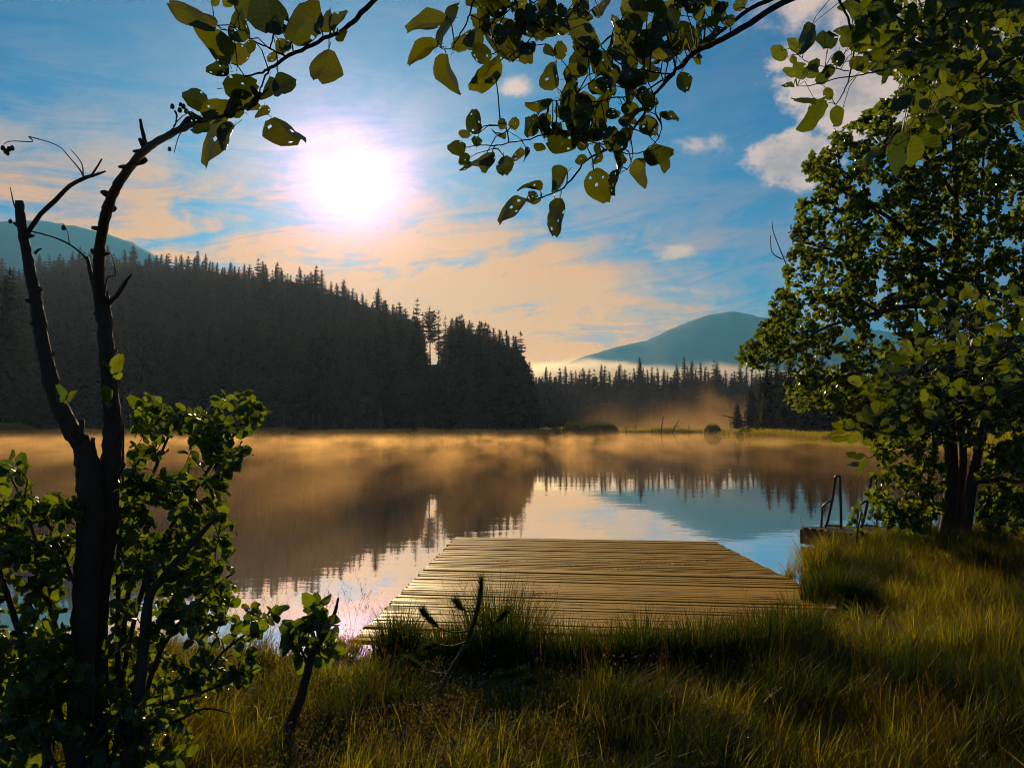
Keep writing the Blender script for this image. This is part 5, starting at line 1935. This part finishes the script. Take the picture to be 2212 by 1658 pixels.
def build_tussocks():
    rng = random.Random(70)
    data = [((862, 1425), 0.40, 0.17, 'slim dark grass tussock at the dock\'s near left corner'),
            ((1075, 1450), 0.60, 0.30, 'largest dark grass tussock in front of the dock, behind the bent pine'),
            ((1225, 1455), 0.36, 0.22, 'low dark tussock just right of the largest one'),
            ((1305, 1458), 0.34, 0.17, 'second low tussock right of the largest one'),
            ((1385, 1450), 0.40, 0.20, 'dark tussock in front of the middle of the dock\'s near edge'),
            ((1450, 1455), 0.32, 0.16, 'small tussock right of the one at the dock\'s near middle'),
            ((1515, 1448), 0.42, 0.21, 'upright dark tussock left of the dock\'s near right corner'),
            ((1590, 1452), 0.36, 0.18, 'tussock right of the upright one before the dock\'s near right corner'),
            ((1655, 1440), 0.42, 0.22, 'dark tussock covering the dock\'s near right corner'),
            ((1730, 1415), 0.46, 0.24, 'tall tussock right of the dock\'s hidden near right corner'),
            ((1700, 1370), 0.34, 0.20, 'tussock growing over the dock\'s right edge'),
            ((1760, 1338), 0.34, 0.22, 'grass tussock right of the dock, between dock and platform'),
            ((1812, 1290), 0.36, 0.34, 'broad dark sedge tussock at the water\'s edge below the bathing platform'),
            ((1722, 1265), 0.24, 0.18, 'small tussock leaning over the water beside the dock\'s right edge'),
            ((960, 1440), 0.30, 0.17, 'small tussock between the slim tussock and the bent pine')]
    for (x, y), h, r, lab in data:
        p = PZ(x, y, 0.66)
        p.z = height(p.x, p.y) - 0.02
        b = Blades()
        n = int(900 * r / 0.2)
        for _ in range(n):
            a = rng.uniform(0, 6.28)
            rr = r * rng.random() ** 0.6
            bs = Vector((math.cos(a) * rr, math.sin(a) * rr * 0.7, 0))
            b.blade(bs, a + rng.gauss(0, 0.6), h * 1.12 * rng.uniform(0.45, 1.1) * (1 - 0.35 * (rr / r) ** 2), rng.uniform(0.03, 0.6), 0.0032, rng.random(), 4, rng.gauss(0, 0.4))
        o = link_mesh('grass_tussock', b.mesh('grass_tussock', m_tussock))
        o.location = p
        tag(o, lab, 'tussock', 'grass tussocks along the bank')


build_tussocks()


def build_bent_pine():
    rng = random.Random(80)
    D = 4.2
    base = PZ(745, 1568, 0.66)
    m_pn = blade_material('pine_needle', [(0.0, (0.018, 0.038, 0.008)), (1.0, (0.055, 0.072, 0.012))], 0.4, 1.5, 0.03)
    root = empty('bent_pine', base, 'small crooked pine creeping over the grass before rising in front of the dock', 'pine')
    tb = Tubes()
    main = limb(tb, [(728, 1600, 12, base.y), (745, 1568, 13, base.y), (790, 1542, 14, base.y + 0.05), (850, 1527, 14, base.y + 0.1), (905, 1526, 12, base.y + 0.15), (942, 1522, 11, base.y + 0.2), (952, 1492, 9, base.y + 0.22), (968, 1455, 8.5, base.y + 0.25),
                     (992, 1415, 8, base.y + 0.28), (1012, 1375, 7, base.y + 0.3), (1026, 1335, 6, base.y + 0.3), (1036, 1295, 5, base.y + 0.3), (1040, 1255, 3, base.y + 0.3)], 4, 7, 0.09, 130)
    B = base.y
    arms = [[(942, 1524, 6, B + 0.2), (985, 1505, 5, B + 0.2), (1030, 1485, 4.5, B + 0.2), (1065, 1463, 4, B + 0.2), (1100, 1458, 3, B + 0.2), (1125, 1452, 2, B + 0.2)],
            [(948, 1526, 5, B + 0.18), (970, 1545, 4, B + 0.15), (995, 1557, 4, B + 0.1), (1030, 1550, 3.5, B + 0.1), (1070, 1530, 3, B + 0.1)],
            [(1018, 1360, 4, B + 0.3), (985, 1365, 4, B + 0.28), (955, 1358, 3, B + 0.25), (928, 1338, 2.5, B + 0.22), (915, 1322, 2, B + 0.22)],
            [(1008, 1385, 4, B + 0.28), (975, 1395, 3.5, B + 0.22), (945, 1392, 3, B + 0.2), (920, 1400, 2, B + 0.18)],
            [(1022, 1345, 4, B + 0.3), (1050, 1350, 3.5, B + 0.33), (1075, 1340, 3, B + 0.35), (1092, 1322, 2, B + 0.35)],
            [(1030, 1320, 3.5, B + 0.3), (1005, 1318, 3, B + 0.3), (985, 1300, 2, B + 0.3)],
            [(968, 1455, 4, B + 0.25), (930, 1450, 3, B + 0.2), (905, 1438, 2.5, B + 0.18), (880, 1425, 2, B + 0.15)],
            [(1100, 1458, 3, B + 0.2), (1125, 1472, 2, B + 0.2), (1150, 1470, 1.5, B + 0.2)]]
    lines = [limb(tb, a, 4, 5, 0.1, 131 + i) for i, a in enumerate(arms)]
    tb.build('stem', m_bark, root)
    for ln, part in [(main[-15:], 1.0)] + [(l[int(len(l) * 0.55):], 0.8) for l in lines]:
        b = Blades()
        for i in range(len(ln) - 1):
            d = (ln[i + 1] - ln[i]).normalized()
            for _ in range(60):
                p = ln[i].lerp(ln[i + 1], rng.random())
                rv = Vector((rng.gauss(0, 1), rng.gauss(0, 1), rng.gauss(0, 1))).normalized()
                q = (d * 0.9 + rv * 0.6 + Vector((0, 0, 0.15))).normalized()
                L = rng.uniform(0.035, 0.075)
                si = q.orthogonal().normalized() * 0.0017
                k0 = len(b.v)
                b.v += [tuple(p - si), tuple(p + si), tuple(p + q * L)]
                b.t += [rng.random()] * 3
                b.f.append((k0, k0 + 1, k0 + 2))
        o = link_mesh('needle_tuft', b.mesh('needle_tuft', m_pn), root)


build_bent_pine()


def build_moss_on_dock():
    rng = random.Random(90)
    b = Blades()
    FL, FR, back, LEN, ax, width = DOCK
    spots = [(1185, 1222), (1240, 1226), (1440, 1218), (1465, 1222), (1390, 1228), (1325, 1232), (1548, 1235), (1500, 1215), (1290, 1218), (1100, 1215), (1600, 1250), (1380, 1216), (1175, 1285), (1420, 1210)]
    N = ax.cross(back).normalized()
    if N.z < 0:
        N = -N
    for x, y in spots:
        d = ray(x, y)
        t = (FL - CAM).dot(N) / d.dot(N)
        c = CAM + d * t + N * 0.019
        for _ in range(70):
            a = rng.uniform(0, 6.28)
            p = c + Vector((rng.gauss(0, 0.13), rng.gauss(0, 0.035), 0))
            p -= N * ((p - FL).dot(N) - 0.018)
            b.blade(p, a, rng.uniform(0.006, 0.022), 0.6, 0.003, rng.random(), 2)
    tag(link_mesh('moss', b.mesh('moss', m_moss)), kind='stuff')


build_moss_on_dock()


# ------------------------------------------------------------------ the far shore
def build_far_shore():
    rng = random.Random(95)
    protos = [clump('shore_sedge', m_shore, 700 + i, 60, 0.9, 0.35, 0.95, 0.1, 0.7, 0.035) for i in range(4)]
    pts, rots, scls, idx = [], [], [], []
    for _ in range(6500):
        x = rng.uniform(-80, 2300)
        u = u_of(x)
        D = interp(u, FS_U, FS_Y) + 5.0 * fbm(u * 40, 0, 1.0, 9.0, 3) + 1.0 + 24 * rng.random() ** 1.6
        X = u * D
        z = height(X, D)
        if z < 0.02:
            continue
        sc = rng.uniform(0.6, 1.4) * (0.8 + 1.0 * max(0, fbm(X, D, 0.08, 4.0)))
        pts.append((X, D, z - 0.05))
        rots.append((0, 0, rng.uniform(0, 6.28)))
        scls.append((sc * 1.2, sc * 1.2, sc))
        idx.append(rng.randrange(4))
    # the grassy hummock at the far left
    for _ in range(260):
        x = rng.gauss(25, 32)
        D = 160 + rng.uniform(0, 8)
        X = u_of(x) * D
        sc = rng.uniform(0.8, 1.6) * math.exp(-((x - 25) / 50) ** 2) + 0.3
        pts.append((X, D, max(0.1, height(X, D)) + 1.0 * math.exp(-((x - 25) / 40) ** 2)))
        rots.append((0, 0, rng.uniform(0, 6.28)))
        scls.append((sc * 1.3, sc * 1.3, sc))
        idx.append(rng.randrange(4))
    scatter('shore_sedge', pts, rots, scls, idx, protos)
    # rounded reed beds
    for x0, x1, yt, D, lab in ((1214, 1258, 907, 226, 'small rounded reed clump left of the long one on the far shore'),
                               (1256, 1336, 906, 222, 'long rounded reed bed on the far shore in the middle of the view'),
                               (1524, 1556, 912, 186, 'small round reed clump on the far shore near the leaning dead trees'),
                               (1598, 1626, 921, 150, 'reed clump at the tip of the right bank')):
        a, c = P(x0, 930, D), P(x1, 930, D)
        w = (c.x - a.x) / 2
        h = P(x0, yt, D).z - 0.3
        b = Blades()
        for _ in range(int(900 * max(1, w / 3))):
            t = rng.uniform(-1, 1)
            dy = rng.uniform(-1, 1)
            k = (1 - abs(t) ** 3.2) ** 0.5 * (1 - 0.4 * dy * dy)
            b.blade(Vector((t * w, dy * 2.2, -0.3)), rng.uniform(0, 6.28), h * k * rng.uniform(0.75, 1.05) + 0.5, rng.uniform(0.02, 0.2), 0.045, rng.random(), 3)
        o = link_mesh('reed_bed', b.mesh('reed_bed', m_reed))
        o.location = ((a.x + c.x) / 2, D, 0.25)
        tag(o, lab, 'reeds', 'reed clumps on the far shore')
    # young pines and spruces standing in the wet meadow
    for x, yt, D, kind, lab in ((657, 866, 189, 2, 'bushy young spruce in the mist on the left far shore'), (690, 892, 189, 0, 'shorter spruce right of the bushy one in the mist'),
                                (752, 854, 187, 3, 'young spruce left of the round-topped shore pine'), (795, 848, 187, 5, 'round-topped pine standing in the mist on the far shore'),
                                (822, 880, 190, 0, 'small conifer right of the round-topped shore pine'), (905, 882, 186, 2, 'solitary shrubby pine on the far shore below the hill\'s middle'),
                                (1372, 899, 236, 4, 'thin open conifer right of the long reed bed'), (1352, 910, 234, 3, 'tiny conifer next to the long reed bed'), (1408, 911, 238, 3, 'tiny conifer left of the leaning dead trunks'),
                                (1488, 908, 236, 4, 'thin open conifer right of the leaning dead trunks'), (1513, 912, 232, 3, 'tiny conifer left of the small round reed clump'),
                                (1650, 846, 168, 7, 'tall dark spruce at the left end of the right-bank wood'), (1578, 896, 192, 4, 'small bare conifer behind the right bank\'s tip'), (1635, 880, 160, 3, 'slender conifer at the right bank\'s tip')):
        w = P(x, yt, D)
        conifer(w.x, D, kind, w.z - max(0.2, height(w.x, D)), lab, 'young conifers on the far shore', 'pine_tree' if kind == 5 else 'young_conifer', width=1.5 if kind in (2, 5, 0) else 1.1, young=True)
    # dead sticks
    for pix, lab in (([(1428, 934, 3, 236), (1430, 915, 2.4, 236), (1434, 898, 1.5, 236)], 'upright dead trunk on the misty far shore'),
                     ([(1452, 934, 2.6, 236), (1459, 919, 2.2, 236), (1467, 906, 1.2, 236)], 'leaning dead trunk right of the upright one'),
                     ([(1625, 921, 3.2, 170), (1590, 905, 2.6, 172), (1560, 896, 1.6, 174)], 'fallen dead trunk propped at the right bank\'s tip')):
        tb = Tubes()
        pts_ = limb(tb, pix, 4, 6, 0.1, 9)
        for k in range(5):
            p = pts_[len(pts_) // 2 + k % 4]
            tb.add([p, p + Vector((rng.uniform(-1.2, 1.2), 0, rng.uniform(-0.6, 0.6)))], [0.06, 0.03], 4)
        o = tb.build('dead_trunk', m_trunk)
        tag(o, lab, 'dead tree', 'dead trunks on the far shore')


build_far_shore()
# ================================================================== the air
def build_haze():
    m, T = mat('haze_air')
    v = T.n('ShaderNodeVolumePrincipled')
    v.inputs['Color'].default_value = (0.07, 0.51, 1.0, 1)
    v.inputs['Density'].default_value = 0.00014
    v.inputs['Anisotropy'].default_value = 0.35
    o = T.n('ShaderNodeOutputMaterial')
    T.link(v.outputs[0], o.inputs['Volume'])
    me = mesh_from('haze', box_verts(-5800, 5800, -120, 5400, -2.6, 860), BOXF, m)
    tag(link_mesh('haze', me), kind='stuff')


build_haze()


def mist_box(name, bx, dens_fn, color=(0.98, 0.86, 0.62), g=0.55, step=0.6):
    m, T = mat(name)
    p = wpos(T)
    d = dens_fn(T, p)
    v = T.n('ShaderNodeVolumePrincipled')
    v.inputs['Color'].default_value = (*color, 1)
    v.inputs['Anisotropy'].default_value = g
    T.link(d, v.inputs['Density'])
    o = T.n('ShaderNodeOutputMaterial')
    T.link(v.outputs[0], o.inputs['Volume'])
    m.cycles.volume_step_rate = step
    me = mesh_from(name, box_verts(*bx), BOXF, m)
    return tag(link_mesh(name, me), kind='stuff')


def lake_mist(T, p):
    x, y, z = T.xyz(p)
    q = T.comb(T.m('MULTIPLY', x, 0.34), T.m('MULTIPLY', y, 0.06), T.m('MULTIPLY', z, 0.45))
    n = T.noise(q, 1.0, 4, 0.66, 0.0)
    wisp = T.m('ADD', T.smooth(n, 0.44, 0.66), 0.03)
    fall = T.m('EXPONENT', T.m('MULTIPLY', z, -3.0))
    left = T.smooth(x, 50.0, -50.0, 0.40, 1.0)
    dist = T.m('MULTIPLY', T.smooth(y, 8.0, 90.0, 0.45, 1.0), T.smooth(y, 184.0, 150.0, 0.15, 1.0))
    d = T.m('MULTIPLY', T.m('MULTIPLY', wisp, fall), T.m('MULTIPLY', left, dist))
    return T.m('MULTIPLY', d, 0.066)


GOLD = (1.0, 0.62, 0.24)
mist_box('lake_mist', (-130, 90, 10, 186, 0.02, 1.7), lake_mist, GOLD, step=0.35)
mist_box('added_warm_veil', (-620, 520, 14, 640, 0.03, 130), lambda T, p: T.m('ADD', 0.00006, 0.0), (1.0, 0.42, 0.15), 0.5, 1.0)  # thin warm volume, added in place of lens veiling over the forest


def bank_mist(T, p):
    x, y, z = T.xyz(p)
    n = T.noise(T.comb(T.m('MULTIPLY', x, 0.035), T.m('MULTIPLY', y, 0.02), T.m('MULTIPLY', z, 0.08)), 1.0, 3, 0.6, 0.5)
    fall = T.m('EXPONENT', T.m('MULTIPLY', z, -0.22))
    side = T.m('MULTIPLY', T.smooth(x, 18.0, 45.0), T.smooth(x, 112.0, 85.0))
    side = T.m('MULTIPLY', side, T.smooth(z, 17.0, 4.0))
    return T.m('MULTIPLY', T.m('MULTIPLY', T.smooth(n, 0.25, 0.7), T.m('MULTIPLY', fall, side)), 0.011)


mist_box('shore_mist', (18, 110, 246, 320, 0.3, 18), bank_mist, GOLD, step=0.5)


def plume(T, p):
    x, y, z = T.xyz(p)
    # a drifting column that leans left as it rises
    c = P(1560, 900, 235)
    cx = T.m('SUBTRACT', T.m('ADD', x, T.m('MULTIPLY', z, 0.62)), c.x + 3)
    r = T.m('DIVIDE', T.m('ABSOLUTE', cx), T.m('ADD', 3.2, T.m('MULTIPLY', T.m('MAXIMUM', T.m('SUBTRACT', 14.0, z), 0.0), 0.55)))
    edge = T.smooth(r, 1.0, 0.1)
    top = T.smooth(z, 21.0, 8.0)
    n = T.noise(T.v('MULTIPLY', p, (0.10, 0.06, 0.10)), 1.0, 4, 0.62, 0.8)
    return T.m('MULTIPLY', T.m('MULTIPLY', edge, top), T.m('MULTIPLY', T.smooth(n, 0.38, 0.70), 0.010))


pc_ = P(1560, 900, 235)
mist_box('mist_plume', (pc_.x - 24, pc_.x + 22, 226, 245, 0.4, 22), plume, GOLD, step=0.5)


def fog_bank(T, p):
    x, y, z = T.xyz(p)
    n = T.noise(T.v('MULTIPLY', p, (0.0042, 0.003, 0.011)), 1.0, 5, 0.6, 0.4)
    topz = T.m('MULTIPLY', T.smooth(x, 620.0, 120.0, 0.84, 1.0), 174.0)
    h = T.m('SUBTRACT', T.m('ADD', topz, T.m('MULTIPLY', T.m('SUBTRACT', n, 0.5), 90.0)), z)
    return T.m('MULTIPLY', T.smooth(h, 0.0, 34.0), 0.011)


mist_box('fog_bank', (20, 1150, 1950, 2080, 5, 235), fog_bank, (1.0, 0.86, 0.66), 0.68, 0.35)
